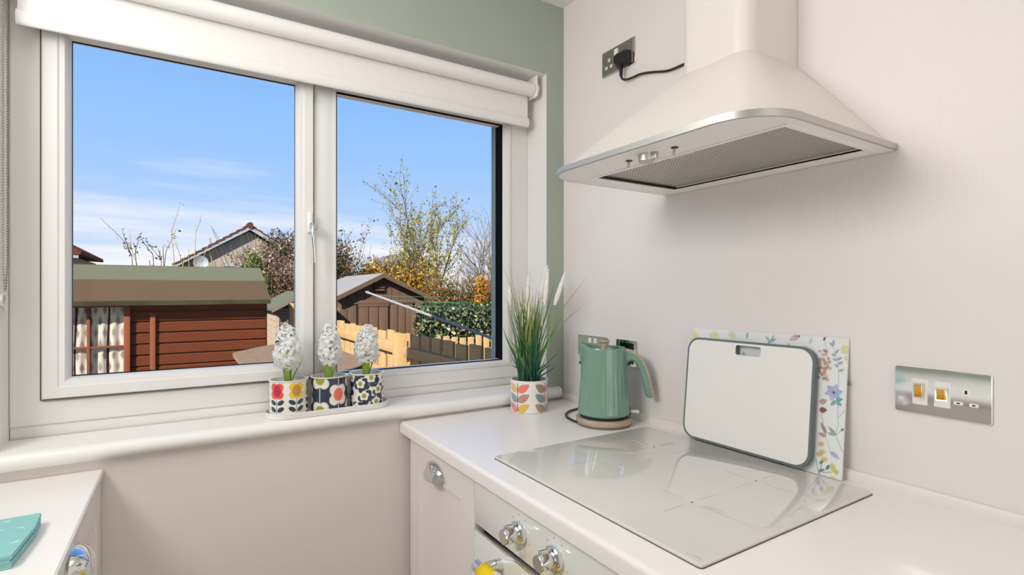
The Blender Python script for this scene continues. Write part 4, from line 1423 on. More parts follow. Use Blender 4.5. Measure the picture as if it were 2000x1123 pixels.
for sx, z0, z1, dx, fwd in ((0.050, 0.345, 0.462, 0.012, -0.005), (0.038, 0.360, 0.475, 0.022, 0.02), (0.082, 0.345, 0.452, 0.035, -0.02), (-0.006, 0.35, 0.455, 0.006, 0.03), (-0.060, 0.345, 0.43, -0.006, 0.02)):
    pb = RT * sx + FW * fwd + Vector((0, 0, z0))
    pt = RT * (sx + dx) + FW * fwd + Vector((0, 0, z1))
    b = MB()
    b.tube([RT * (sx * 0.3) + Vector((0, 0, 0.07)), RT * (sx * 0.75) + FW * fwd * 0.6 + Vector((0, 0, z0 * 0.6)), pb], 0.0011, 5)
    local(b.build('plume_stalk', M['stem_green'], pg4))
    b = MB()
    n = 12
    b.tube([pb + (pt - pb) * (i / n) for i in range(n + 1)], [0.003 + 0.0048 * math.sin(PI * min(1, (i / n) ** 0.7 * 0.96 + 0.03)) for i in range(n + 1)], 8)
    dd = (pt - pb).normalized()
    for q in range(220):
        f = rg.random()
        a = rg.uniform(0, 2 * PI)
        rdir = (dd.orthogonal() * math.cos(a) + dd.cross(dd.orthogonal()) * math.sin(a)).normalized()
        rad = 0.003 + 0.0048 * math.sin(PI * min(1, f ** 0.7 * 0.96 + 0.03))
        p = pb + (pt - pb) * f + rdir * rad * 0.8
        e = p + rdir * 0.0050 + dd * 0.0065
        sd = rdir.cross(dd) * 0.0011
        b.add([p - sd, p + sd, e], [(0, 1, 2)])
    local(b.build('plume', M['plume'], pg4, recalc=False))

# ================================================================== THE GARDEN
GZ = -0.45
struct(MB().box((-60, 0.4, GZ - 0.2), (60, 90, GZ)).build('ground', M['ground'], smooth=False))
struct(MB().box((-4, 0.32, GZ), (0.30, 4.25, 0.05)).build('floor', M['patio'], smooth=False))

# ---- brown shed
sh = thing('garden_shed', 'brown timber shed with a curtained window and felted roof seen through the window', 'shed', (-1.9, 5.4, GZ))
SX0, SX1, SY0, SY1, EZ, RZ = -3.40, -0.416, 4.70, 6.30, 1.215, 1.572
RY = 5.50
b = MB()
b.prism([(SY0 + 0.02, GZ), (SY1, GZ), (SY1, EZ), (RY, RZ - 0.03), (SY0 + 0.02, EZ)], 'x', SX0, SX1)
b.build('shed_body', M['shed_brown_dark'], sh, smooth=False)
bh = 0.1085
nb = 15
z = 1.232 - bh
k = 0
while z > GZ:
    segs = [(-1.615, SX1)] if z + bh > 0.36 else [(SX0, SX1)]
    if z + bh > 0.36:
        segs.append((SX0, -2.23))
    for x0, x1 in segs:
        b = MB()
        b.prism([(SY0 + 0.024, z), (SY0 - 0.010, z), (SY0 - 0.008, z + bh - 0.026), (SY0 + 0.010, z + bh - 0.012), (SY0 + 0.012, z + bh + 0.0), (SY0 + 0.024, z + bh + 0.0)], 'x', x0, x1)
        b.build('plank', M['shed_brown'], sh, smooth=False)
    z -= bh
# corner board and cover batten
MB().box((-1.446, SY0 - 0.036, GZ + 0.1), (-1.402, SY0 - 0.002, 1.085), bev=0.003).build('batten', M['shed_trim'], sh)
MB().box((SX1 - 0.004, SY0 - 0.008, GZ), (SX1 + 0.012, SY0 + 0.03, EZ - 0.03)).build('corner_board', M['shed_brown_dark'], sh, smooth=False)
# window: frame, glazing bars, panes, curtains
MB().box((-1.651, SY0 - 0.050, 0.30), (-1.602, SY0 + 0.02, 1.150), bev=0.003).build('window_frame', M['shed_trim'], sh)
MB().box((-2.235, SY0 - 0.050, 0.30), (-2.186, SY0 + 0.02, 1.150), bev=0.003).build('window_frame', M['shed_trim'], sh)
MB().box((-2.186, SY0 - 0.040, 1.150), (-1.602, SY0 + 0.02, 1.190)).build('window_frame', M['shed_trim'], sh, smooth=False)
MB().box((-2.186, SY0 - 0.045, 0.28), (-1.651, SY0 + 0.02, 0.34)).build('window_frame', M['shed_trim'], sh, smooth=False)
MB().box((-1.928, SY0 - 0.030, 0.34), (-1.904, SY0 + 0.012, 1.150), bev=0.002).build('glazing_bar', M['shed_trim'], sh)
MB().box((-2.186, SY0 - 0.026, 0.768), (-1.651, SY0 + 0.010, 0.787), bev=0.002).build('glazing_bar', M['shed_trim'], sh)
for x0, x1 in ((-2.186, -1.928), (-1.904, -1.651)):
    for z0, z1 in ((0.34, 0.768), (0.787, 1.150)):
        MB().box((x0, SY0 - 0.009, z0), (x1, SY0 - 0.007, z1)).build('pane', M['glass'], sh, smooth=False)
nu, nv = 180, 130
U, V = np.meshgrid(np.linspace(0, 0.56, nu), np.linspace(0, 0.83, nv))
U, V = U.ravel(), V.ravel()
can = Canvas(U, V, (226, 216, 198))
rg = random.Random(8)
for i in range(9):
    for j in range(8):
        cu, cw = 0.03 + i * 0.066 + (0.033 if j % 2 else 0), 0.04 + j * 0.108
        cc = rg.choice(((150, 142, 128), (134, 128, 118), (160, 150, 138), (108, 106, 102)))
        can.ell(cu, cw, 0.015, 0.030, cc, 0, 0.85, 0.2)
        can.ell(cu, cw + 0.036, 0.006, 0.018, cc, 0, 0.7, 0.3)
        can.line(cu, cw - 0.048, cu, cw - 0.02, 0.003, cc, 0.8)
me = bpy.data.meshes.new('curtain')
yy = SY0 + 0.012 + 0.007 * np.sin(U * 78 + 0.6 * np.sin(V * 5)) + 0.004 * np.sin(U * 33 + 1)
me.from_pydata(np.stack([-2.20 + U * 1.02, yy, 0.33 + V], 1).tolist(), [], [(j * nu + i, j * nu + i + 1, (j + 1) * nu + i + 1, (j + 1) * nu + i) for j in range(nv - 1) for i in range(nu - 1)])
me.materials.append(M['curtain'])
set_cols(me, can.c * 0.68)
me.polygons.foreach_set('use_smooth', [True] * len(me.polygons))
me.update()
link('curtain', me, sh)


def sag_strip(y0, z0, y1, z1, x0, x1, th, sag, name, m, parent, n=14):
    b = MB()
    loops = []
    for i in range(n + 1):
        f = i / n
        x = x0 + (x1 - x0) * f
        s_ = -sag * math.sin(PI * f) + sag * 0.25 * math.sin(f * 23)
        loops.append([(x, y0, z0 + s_), (x, y1, z1 + s_ * 0.5), (x, y1, z1 + th + s_ * 0.5), (x, y0, z0 + th + s_)])
    b.loft(loops)
    return b.build(name, m, parent, angle=30)


sag_strip(4.555, 1.190, 5.115, 1.400, SX0 - 0.05, -0.385, 0.030, 0.004, 'roof_felt', M['felt_brown'], sh)
sag_strip(5.085, 1.396, 5.52, 1.558, SX0 - 0.05, -0.380, 0.030, 0.003, 'roof_felt', M['felt_green'], sh)
sag_strip(6.45, 1.19, 5.50, 1.556, SX0 - 0.05, -0.380, 0.030, 0.003, 'roof_felt', M['felt_green'], sh)
sag_strip(4.549, 1.172, 4.558, 1.172, SX0 - 0.05, -0.386, 0.040, 0.005, 'felt_edge', mat('mossy_felt_edge', srgb(64, 62, 42), 0.95, spec=0.1, var=((1, 1, 1), 3, srgb(44, 40, 28))), sh)

# ---- weathered shed
s2 = thing('weathered_shed', 'small weathered plank shed with a grey felt roof behind the brown shed', 'shed', (0.4, 7.7, GZ))
b = MB()
b.prism([(0.05, GZ), (0.05, 1.00), (0.42, 1.20), (0.79, 1.00), (0.79, GZ)], 'y', 7.03, 8.55)
b.build('shed_body', M['dark_gap'], s2, smooth=False)
z = GZ
k = 0
rg = random.Random(2)
while z < 1.12:
    b = MB()
    b.box((0.020, 7.02, z + 0.004), (0.052, 8.55, z + 0.098))
    if z < 0.92:
        b.build('plank', M['weathered'], s2, smooth=False)
    inset = max(0.0, (z + 0.05 - 1.00) / 0.24 * 0.38)
    b = MB()
    y_ = 7.0 - rg.uniform(0, 0.008)
    b.box((0.035 + inset, y_, z + 0.004), (0.805 - inset, 7.034, z + 0.096))
    b.build('plank', M['weathered_shaded'], s2, smooth=False)
    z += 0.10
for i in range(5):
    MB().box((0.008, 7.04 + i * 0.33, GZ), (0.022, 7.085 + i * 0.33, 0.90)).build('batten', M['weathered'], s2, smooth=False)
MB().box((0.005, 6.985, GZ), (0.05, 7.02, 0.92)).build('corner_board', M['weathered'], s2, smooth=False)
for sgn in (-1, 1):
    b = MB()
    xe, xr = 0.42 + sgn * 0.49, 0.42
    b.loft([[(xe, y, 1.010), (xr, y, 1.285), (xr, y, 1.310), (xe, y, 1.040)] for y in (6.86, 8.70)])
    b.build('roof_felt', M['felt_grey'], s2, smooth=False)
    b = MB()
    b.loft([[(xe, y, 0.985), (xr, y, 1.255), (xr, y, 1.305), (xe, y, 1.035)] for y in (6.85, 6.875)])
    b.build('bargeboard', M['weathered_shaded'], s2, smooth=False)

# lone fence post in front of it
tag(MB().box((-0.060, 5.42, GZ), (0.002, 5.49, 1.155), bev=0.004).build('fence_post', M['fence'], angle=30), 'pale timber post standing in front of the weathered shed', 'post')

# ---- grey-brown shed with doors in its gable
s3 = thing('apex_shed', 'grey-brown apex shed with double doors and a louvred vent in its gable', 'shed', (1.73, 8.4, GZ))
GY = 7.30
A0, A1, AX, AZ, AE = 0.990, 2.495, 1.715, 1.585, 1.225
b = MB()
b.prism([(A0, GZ), (A0, AE), (AX, AZ), (A1, AE), (A1, GZ)], 'y', GY + 0.012, GY + 2.3)
b.build('shed_body', M['shed_dark_trim'], s3, smooth=False)


def gable_h(x):
    return AE + (AZ - AE) * (1 - abs(x - AX) / ((AX - A0) if x < AX else (A1 - AX)))


# vertical boards above the doors
x = A0 + 0.16
while x < A1 - 0.1:
    x1 = min(x + 0.150, A1 - 0.16)
    b = MB()
    zt0, zt1 = gable_h(x) - 0.02, gable_h(x1) - 0.02
    b.loft([[(x + 0.004, y, 1.135), (x1 - 0.004, y, 1.135), (x1 - 0.004, y, zt1), (x + 0.004, y, zt0)] for y in (GY - 0.004, GY + 0.014)])
    b.build('plank', M['shed_dark'], s3, smooth=False)
    x += 0.150
# corner boards, side panels, door head
for x0, x1, y0, z1 in ((A0 - 0.01, A0 + 0.150, -0.012, AE + 0.02), (A1 - 0.170, A1 + 0.01, -0.012, AE + 0.02), (A0 + 0.150, A0 + 0.300, -0.004, 1.13)):
    MB().box((x0, GY + y0, GZ), (x1, GY + 0.014, z1), bev=0.003).build('plank', M['shed_dark'], s3)
MB().box((A0 + 0.15, GY - 0.022, 1.085), (A1 - 0.17, GY + 0.012, 1.150), bev=0.003).build('door_head', M['shed_dark'], s3)
edges = (1.318, 1.470, 1.478, 1.655, 1.668, 1.835)
for d, (x0, x1) in enumerate(((1.310, 1.850), (1.858, 2.300))):
    dr = MB().box((x0, GY - 0.004, GZ + 0.05), (x1, GY + 0.012, 1.082)).build('door', M['shed_dark_trim'], s3, smooth=False)
    n = 3
    for i in range(n):
        a, c_ = x0 + 0.012 + (x1 - x0 - 0.024) * i / n, x0 + 0.012 + (x1 - x0 - 0.024) * (i + 1) / n
        MB().box((a + 0.007, GY - 0.024, GZ + 0.08), (c_ - 0.007, GY - 0.002, 1.04 if d == 0 else 1.078), bev=0.002).build('plank', M['shed_dark'], dr)
    if d == 0:
        MB().box((x0, GY - 0.030, 1.040), (x1, GY - 0.002, 1.082), bev=0.002).build('rail', M['shed_dark'], dr)
vt = MB().box((1.585, GY - 0.022, 1.300), (1.765, GY, 1.455), bev=0.004).build('vent', M['shed_dark_trim'], s3)
for i in range(3):
    b = MB()
    zz = 1.315 + i * 0.047
    b.prism([(GY - 0.022, zz + 0.036), (GY - 0.060, zz + 0.012), (GY - 0.060, zz), (GY - 0.022, zz + 0.024)], 'x', 1.590, 1.760)
    b.build('slat', M['shed_trim'] if False else M['shed_dark'], vt, smooth=False)
for sgn in (-1, 1):
    b = MB()
    xe = A0 - 0.075 if sgn < 0 else A1 + 0.085
    ze = AE - 0.030
    b.loft([[(xe, y, ze), (AX, y, AZ + 0.012), (AX, y, AZ + 0.032), (xe, y, ze + 0.020)] for y in (GY - 0.13, GY + 2.45)])
    b.build('roof_felt', M['felt_pale'], s3, smooth=False)
    b = MB()
    b.loft([[(xe, y, ze - 0.055), (AX, y, AZ - 0.050), (AX, y, AZ + 0.026), (xe, y, ze + 0.014)] for y in (GY - 0.150, GY - 0.125)])
    b.build('bargeboard', M['shed_dark'], s3, smooth=False)

# ---- timber fence beside the patio
fe = thing('timber_fence', 'rough pale timber fence of upright boards and rails running away from the house', 'fence', (0.42, 3.2, GZ))
rg = random.Random(14)
y = 1.20
while y < 2.60:
    wd = 0.158 + rg.uniform(-0.008, 0.008)
    MB().box((0.425, y, GZ), (0.448, y + wd, 0.945 + rg.uniform(-0.012, 0.008)), bev=0.002).build('plank', M['fence'], fe)
    y += wd + 0.048
y = 2.83
while y < 5.6:
    wd = rg.choice((0.13, 0.16, 0.19))
    MB().box((0.425, y, GZ), (0.448, y + wd, 0.945 + rg.uniform(-0.02, 0.010)), bev=0.002).build('plank', M['fence'], fe)
    y += wd + rg.choice((0.012, 0.05, 0.08))
# board with a rounded slot beside the post
bm = plate_bm([(2.615, GZ), (2.735, GZ), (2.735, 0.945), (2.615, 0.945)], [list(reversed([(2.650, 0.70), (2.705, 0.70), (2.705, 0.855), (2.697, 0.875), (2.678, 0.885), (2.658, 0.875), (2.650, 0.855)]))], 0.02)
b = MB()
bm.verts.index_update()
b.add([(0.428 + v.co.z, v.co.x, v.co.y) for v in bm.verts], [[v.index for v in f.verts] for f in bm.faces])
bm.free()
b.build('plank', M['fence'], fe, smooth=False)
MB().box((0.385, 1.0, 0.755), (0.424, 2.66, 0.835), bev=0.004).build('rail', M['fence'], fe)
MB().box((0.385, 1.0, 0.05), (0.424, 2.66, 0.13), bev=0.004).build('rail', M['fence'], fe)
for z0, z1 in ((0.760, 0.858), (0.545, 0.590), (0.10, 0.19)):
    MB().box((0.385, 2.78, z0), (0.424, 4.05, z1), bev=0.004).build('rail', M['fence'], fe)
    MB().box((0.385, 4.07, z0 + 0.004), (0.424, 5.6, z1 + 0.004), bev=0.004).build('rail', M['fence'], fe)
MB().box((0.330, 2.690, GZ), (0.428, 2.785, 0.942), bev=0.004).build('post', M['fence'], fe)
for yy0 in (1.22,):
    MB().box((0.36, yy0 - 0.10, GZ), (0.43, yy0 - 0.02, 0.93), bev=0.004).build('post', M['fence'], fe)

# ---- patio table
tb = thing('garden_table', 'greyed wooden garden table with clipped corners in front of the brown shed', 'table', (-0.40, 3.1, 0.05))
TX = (-0.815, 0.020)
TYA, TYB = 1.85, 4.10
ZT = 0.775
npl = 7
pw_ = (TX[1] - TX[0]) / npl


def clip_y(x):
    e = min(x - TX[0], TX[1] - x)
    return 0.55 * max(0.0, 1 - e / 0.34) if e < 0.34 else 0.0


for i in range(npl):
    x0, x1 = TX[0] + i * pw_ + 0.002, TX[0] + (i + 1) * pw_ - 0.002
    b = MB()
    poly = [(x0, TYA + clip_y(x0)), (x1, TYA + clip_y(x1)), (x1, TYB - clip_y(x1)), (x0, TYB - clip_y(x0))]
    b.prism(poly, 'z', ZT - 0.035, ZT)
    b.build('plank', M['table'], tb, smooth=False)
b = MB()
b.box((-0.70, 2.45, ZT - 0.10), (-0.10, 2.52, ZT - 0.035)).box((-0.70, 3.45, ZT - 0.10), (-0.10, 3.52, ZT - 0.035)).box((-0.43, 2.45, ZT - 0.10), (-0.36, 3.52, ZT - 0.035))
b.build('frame', M['table'], tb, smooth=False)
for lx in (-0.69, -0.17):
    for ly in (2.44, 3.45):
        MB().box((lx, ly, 0.05), (lx + 0.07, ly + 0.07, ZT - 0.035)).build('leg', M['table'], tb, smooth=False)

# ---- rotary clothes line
ra = thing('rotary_airer', 'rotary clothes line with grey arms and green lines beyond the fence', 'clothes line', (0.93, 2.05, GZ))
hub = Vector((0.93, 2.05, 0.915))
MB().tube([(0.93, 2.05, GZ), (0.93, 2.05, 1.0)], 0.022, 12).build('mast', M['galv'], ra)
tips = []
for dx_, dy_ in ((-0.441, 2.016), (2.07, 0.44), (1.55, -1.35)):
    tip = hub + Vector((dx_, dy_, 0.381))
    tips.append(tip)
    b = MB()
    b.tube([hub, hub + (tip - hub) * 0.55, tip], [0.013, 0.012, 0.011], 8)
    for f in (0.98, 0.86, 0.74, 0.62, 0.50, 0.38):
        p = hub + (tip - hub) * f
        b.tube([p - (tip - hub).normalized() * 0.008, p + (tip - hub).normalized() * 0.008], 0.017, 8)
    b.build('arm', M['galv'], ra)
for k in range(2):
    a, c_ = tips[k], tips[k + 1]
    for f in (0.86, 0.74, 0.62, 0.50, 0.38):
        p, q = hub + (a - hub) * f + Vector((0, 0, 0.012)), hub + (c_ - hub) * f + Vector((0, 0, 0.012))
        mid = (p + q) / 2 + Vector((0, 0, -0.02 * f))
        MB().tube([p, (p + mid) / 2 - Vector((0, 0, 0.006)), mid, (q + mid) / 2 - Vector((0, 0, 0.006)), q], 0.0019, 5).build('line', M['green_line'], ra)

# ---- wire trellis, ivy and slatted fence beyond
wf = thing('wire_trellis', 'green wire trellis fence with a row of upright wires above the ivy', 'trellis', (3.2, 6.45, GZ))
b = MB()
for zz in (1.045, 1.115, 0.80, 0.55):
    b.tube([(2.10, 6.45, zz), (4.6, 6.45, zz)], 0.005, 6)
b.build('wire_rail', M['green_line'], wf)
x = 2.12
while x < 4.6:
    MB().tube([(x, 6.45, GZ), (x, 6.45, 1.13)], 0.0035, 6).build('wire_upright', M['green_line'], wf)
    x += 0.135
x = 2.0
b = MB()
while x < 4.6:
    b.tube([(x, 6.44, 0.62), (x + 0.40, 6.44, 1.04)], 0.0025, 5)
    b.tube([(x + 0.40, 6.435, 0.62), (x, 6.435, 1.04)], 0.0025, 5)
    x += 0.20
o = b.build('wire_mesh', M['galv'], wf)
o['kind'] = 'stuff'
sf = thing('slatted_fence', 'low row of orange-brown timber slats below the ivy', 'fence', (3.0, 6.0, GZ))
x = 2.0
while x < 4.4:
    MB().box((x, 6.0, GZ), (x + 0.105, 6.02, 0.575 + 0.02 * math.sin(x * 9)), bev=0.002).build('slat', M['fence'], sf)
    x += 0.145
MB().box((2.0, 6.02, 0.30), (4.4, 6.05, 0.37)).build('rail', M['fence'], sf, smooth=False)

# ------------------------------------------------------------------ plants


def leaf_cloud(pts, nrm, size, cols, rg, name, parent, aspect=0.55, kind=True):
    """one small folded leaf at each point"""
    n = len(pts)
    r = np.random.RandomState(rg.randint(0, 99999))
    P = np.array(pts, dtype=np.float32)
    a = r.normal(size=(n, 3))
    a /= np.linalg.norm(a, axis=1, keepdims=True)
    b_ = np.cross(a, r.normal(size=(n, 3)))
    b_ /= np.linalg.norm(b_, axis=1, keepdims=True)
    c_ = np.cross(a, b_)
    s_ = size * r.uniform(0.6, 1.3, size=(n, 1))
    v = np.empty((n, 4, 3), dtype=np.float32)
    v[:, 0] = P - a * s_ * 0.5
    v[:, 1] = P + b_ * s_ * aspect * 0.5 + c_ * s_ * 0.12
    v[:, 2] = P + a * s_ * 0.5
    v[:, 3] = P - b_ * s_ * aspect * 0.5 + c_ * s_ * 0.12
    me = bpy.data.meshes.new(name)
    idx = np.arange(n * 4).reshape(n, 4)
    me.from_pydata(v.reshape(-1, 3).tolist(), [], np.concatenate([idx[:, [0, 1, 2]], idx[:, [0, 2, 3]]]).tolist())
    me.materials.append(M['foliage'])
    pal = np.array([lin(c) for c in cols])
    ch_ = 0.72 * pal[r.randint(0, len(cols), n)] * r.uniform(0.8, 1.2, size=(n, 1))
    set_cols(me, np.repeat(ch_, 4, axis=0))
    me.update()
    o = link(name, me, parent)
    if kind:
        o['kind'] = 'stuff'
    return o


def grow(b, p, d, L, r, depth, rg, prm, tips):
    """branching twig: a bent tube with side shoots"""
    n = 4
    pts = [p]
    dd = d.normalized()
    for i in range(n):
        dd = (dd + Vector((rg.gauss(0, prm['wob']), rg.gauss(0, prm['wob']), rg.gauss(0, prm['wob']) + prm['up']))).normalized()
        pts.append(pts[-1] + dd * (L / n))
    b.tube(pts, [r * (1 - 0.55 * i / n) for i in range(n + 1)], 4 if depth < 2 else 5, cap=False)
    if depth <= prm.get('leafdepth', 1):
        for i in range(1, n + 1):
            for q in range(prm['leaves']):
                f = rg.random()
                tips.append(pts[i - 1] + (pts[i] - pts[i - 1]) * f + Vector((rg.gauss(0, 1), rg.gauss(0, 1), rg.gauss(0, 1))) * prm['scat'])
    if depth == 0:
        return
    for k in range(prm['kids']):
        i = rg.randint(1, n)
        ax = dd.orthogonal()
        ax.rotate(Matrix.Rotation(rg.uniform(0, 6.28), 3, dd))
        nd = dd.copy()
        nd.rotate(Matrix.Rotation(rg.uniform(*prm['ang']), 3, ax))
        grow(b, pts[i], nd, L * rg.uniform(*prm.get('kl', (0.5, 0.75))), r * 0.55, depth - 1, rg, prm, tips)


def bush(name, label, cat, loc, stems, prm, bark, cols, size, seed, spread=0.4, foot=0.1, group=None, aspect=0.55):
    root = thing(name, label, cat, loc, 0, group)
    rg = random.Random(seed)
    b = MB()
    tips = []
    for s_ in range(stems):
        a = rg.uniform(0, 2 * PI)
        f = Vector(loc) + Vector((math.cos(a), math.sin(a), 0)) * foot * rg.random()
        d = Vector((math.cos(a) * spread * rg.random(), math.sin(a) * spread * rg.random(), 1))
        grow(b, f, d, prm['len'] * rg.uniform(0.75, 1.1), prm['r'], prm['depth'], rg, prm, tips)
    b.build('branches', bark, root, smooth=False, recalc=False)
    if tips and cols:
        leaf_cloud(tips, None, size, cols, rg, 'foliage', root, aspect)
    return root


def scatter(center, rad, n, rg, shell=0.55):
    pts = []
    while len(pts) < n:
        v = Vector((rg.gauss(0, 1), rg.gauss(0, 1), rg.gauss(0, 1))).normalized()
        q = rg.uniform(shell, 1.0) * (1 + 0.18 * math.sin(v.x * 7 + v.z * 5))
        pts.append(Vector((center[0] + v.x * rad[0] * q, center[1] + v.y * rad[1] * q, center[2] + v.z * rad[2] * q)))
    return pts


# ivy hedge on the trellis
iv = thing('ivy_hedge', 'dark green ivy with pale leaf tips climbing the wire trellis', 'ivy', (3.2, 6.6, GZ))
rg = random.Random(31)
pts = [Vector((rg.uniform(2.05, 4.7), 6.55 + rg.gauss(0, 0.10), rg.uniform(0.42, 1.05 + 0.05 * math.sin(rg.random() * 9)))) for _ in range(5200)]
leaf_cloud(pts, None, 0.062, ((46, 62, 34), (62, 84, 40), (92, 112, 54), (170, 170, 110), (214, 206, 164), (40, 52, 32), (56, 76, 40)), rg, 'foliage', iv, 0.8)
MB().box((2.05, 6.62, GZ), (4.8, 6.75, 0.98)).build('stems', M['bark'], iv, smooth=False)

# pink magnolia with its evergreen patch, behind the brown shed
prm = dict(wob=0.13, up=0.03, leaves=1, scat=0.03, kids=4, ang=(0.4, 0.95), len=1.0, r=0.026, depth=3, leafdepth=1)


def twigs(root, n, x, y, sx, z0, z1, m, r=0.012, foot=0.4):
    """bare inner stems of a dense bush"""
    b = MB()
    for q in range(n):
        a = Vector((x + rg.gauss(0, sx * foot), y + rg.gauss(0, 0.1), GZ))
        c_ = Vector((x + max(-1.6, min(1.6, rg.gauss(0, 0.7))) * sx, y + rg.gauss(0, 0.15), rg.uniform(z0, z1)))
        b.tube([a, (a + c_) / 2 + Vector((rg.gauss(0, 0.08), 0, 0.08)), c_], [r, r * 0.7, r * 0.3], 4, cap=False)
    b.build('branches', m, root, smooth=False, recalc=False)


rg = random.Random(61)
bush('magnolia_bush', 'twiggy pink-flowering magnolia rising behind the brown shed roof', 'bush', (0.18, 9.95, GZ), 12, dict(prm, len=1.25), M['bark'],
     ((226, 178, 180), (234, 206, 204), (170, 120, 104), (150, 118, 84), (206, 160, 156), (120, 112, 56)), 0.075, 5, 0.55, 0.45)
ds = bush('dark_shrub', 'dark olive-leaved shrub with bare tips against the sky by the window mullion', 'shrub', (0.95, 11.0, GZ), 14, dict(wob=0.12, up=0.04, leaves=2, scat=0.06, kids=4, ang=(0.3, 0.85), len=1.55, r=0.026, depth=3, leafdepth=1), M['bark'],
     ((74, 76, 34), (98, 94, 46), (122, 108, 52), (64, 58, 32), (110, 78, 52)), 0.065, 19, 0.40, 0.35)
leaf_cloud(scatter((0.72, 11.0, 2.25), (0.50, 0.3, 0.48), 1100, rg, 0.2) + scatter((1.95, 11.0, 2.0), (0.40, 0.3, 0.65), 900, rg, 0.2), None, 0.075, ((80, 80, 36), (116, 104, 50), (64, 58, 32), (132, 94, 62), (150, 116, 90)), rg, 'inner_foliage', ds)
mg = bpy.data.objects['magnolia_bush']
leaf_cloud(scatter((0.30, 9.95, 1.65), (0.62, 0.25, 0.62), 1500, rg, 0.2), None, 0.075, ((206, 160, 156), (232, 196, 194), (112, 84, 60), (92, 84, 44), (150, 112, 86), (120, 112, 56), (196, 140, 140)), rg, 'inner_foliage', mg)
twigs(mg, 80, 0.25, 9.95, 0.62, 1.3, 2.55, M['bark'], 0.011)
ev = thing('evergreen_bush', 'bright green conifer bush at the foot of the magnolia', 'bush', (-0.03, 9.35, GZ))
leaf_cloud(scatter((-0.05, 9.35, 1.70), (0.22, 0.2, 0.42), 800, rg, 0.3) + scatter((0.14, 9.3, 1.35), (0.16, 0.2, 0.45), 600, rg, 0.3), None, 0.07, ((96, 116, 34), (126, 142, 42), (62, 84, 28), (140, 150, 56)), rg, 'foliage', ev, 0.4)
MB().tube([(-0.03, 9.35, GZ), (-0.03, 9.35, 1.7)], 0.03, 6).build('trunk', M['bark'], ev)
lb = thing('low_bush', 'mottled russet bush behind the corner of the brown shed', 'bush', (0.50, 9.3, GZ))
leaf_cloud(scatter((0.48, 9.25, 1.15), (0.50, 0.25, 0.72), 2800, rg, 0.2), None, 0.06, ((128, 88, 58), (164, 122, 90), (92, 80, 42), (206, 168, 142), (70, 54, 38), (126, 120, 56)), rg, 'foliage', lb)
twigs(lb, 70, 0.48, 9.25, 0.5, 0.9, 1.95, M['bark'], 0.010)

# twigs showing above the brown shed ridge
for x, y, hgt, lab, sd, st_ in ((-1.72, 7.5, 1.86, 'sparse budding twigs above the middle of the shed ridge', 3, 4),
                                (-1.42, 7.5, 1.88, 'budding twigs above the shed ridge beside the tallest bare stems', 7, 7)):
    bush('budding_shrub', lab, 'shrub', (x, y, GZ), st_, dict(wob=0.03, up=0.05, leaves=3, scat=0.02, kids=5, ang=(0.3, 0.7), len=hgt - GZ + 0.02, kl=(0.08, 0.17), r=0.010, depth=1, leafdepth=0), M['bark'],
         ((120, 112, 60), (96, 90, 50), (150, 140, 80)), 0.045, sd, 0.03, 0.13)
bush('whippy_shrub', 'tall bare yellowish stems in front of the bungalow gable', 'shrub', (-1.08, 8.2, GZ), 10, dict(wob=0.04, up=0.05, leaves=1, scat=0.02, kids=3, kl=(0.1, 0.25), ang=(0.2, 0.7), len=2.55, r=0.010, depth=1, leafdepth=0), mat('yellow_stem', srgb(168, 134, 76), 0.8),
     ((150, 130, 60), (120, 100, 60)), 0.03, 12, 0.14, 0.10)

# forsythia and brown hedge behind the apex shed
fo = thing('forsythia_bush', 'golden yellow forsythia hedge rising behind the apex shed', 'bush', (3.5, 11.6, GZ))
rg = random.Random(9)
GOLD = ((216, 162, 22), (232, 186, 40), (186, 132, 28), (160, 108, 36), (240, 200, 66), (124, 92, 36), (140, 122, 36))
fpts = scatter((3.15, 11.6, 1.45), (0.62, 0.3, 0.78), 2600, rg, 0.25) + scatter((3.95, 11.5, 1.30), (0.75, 0.3, 0.80), 2100, rg, 0.25) + scatter((2.78, 11.6, 1.45), (0.40, 0.3, 0.72), 1300, rg, 0.25)
leaf_cloud(fpts, None, 0.085, GOLD, rg, 'foliage', fo, 0.5)
twigs(fo, 120, 3.5, 11.6, 0.75, 1.2, 2.35, M['bark'], 0.014, 0.6)
hg = thing('brown_hedge', 'brown bare hedge just past the mullion, beside the forsythia', 'hedge', (2.10, 11.9, GZ))
leaf_cloud(scatter((2.10, 11.9, 1.35), (0.45, 0.3, 1.05), 2400, rg, 0.2), None, 0.075, ((132, 92, 56), (156, 112, 70), (102, 74, 46), (120, 112, 50), (90, 98, 42)), rg, 'foliage', hg, 0.45)
twigs(hg, 110, 2.15, 11.9, 0.5, 1.5, 2.75, M['bark'], 0.012)
rh = thing('rust_hedge', 'rust-brown hedge with green patches behind the ivy trellis', 'hedge', (5.0, 10.2, GZ))
leaf_cloud(scatter((4.35, 10.2, 1.05), (0.55, 0.3, 0.72), 1700, rg, 0.2) + scatter((5.2, 10.2, 1.0), (0.7, 0.3, 0.78), 2000, rg, 0.2), None, 0.075, ((158, 104, 42), (186, 132, 58), (124, 86, 44), (92, 104, 38), (204, 152, 64), (74, 90, 34), (110, 76, 40)), rg, 'foliage', rh, 0.45)
twigs(rh, 120, 4.8, 10.2, 0.8, 0.9, 1.9, M['bark'], 0.012, 0.8)
yb = thing('yellow_bush', 'small orange-yellow bush at the foot of the bare tree', 'bush', (4.90, 9.5, GZ))
leaf_cloud(scatter((4.90, 9.5, 1.42), (0.17, 0.2, 0.28), 420, rg, 0.2) + scatter((4.86, 9.5, 0.95), (0.22, 0.2, 0.4), 500, rg, 0.2), None, 0.085, ((236, 160, 30), (216, 132, 30), (236, 192, 80), (130, 120, 30)), rg, 'foliage', yb, 0.5)
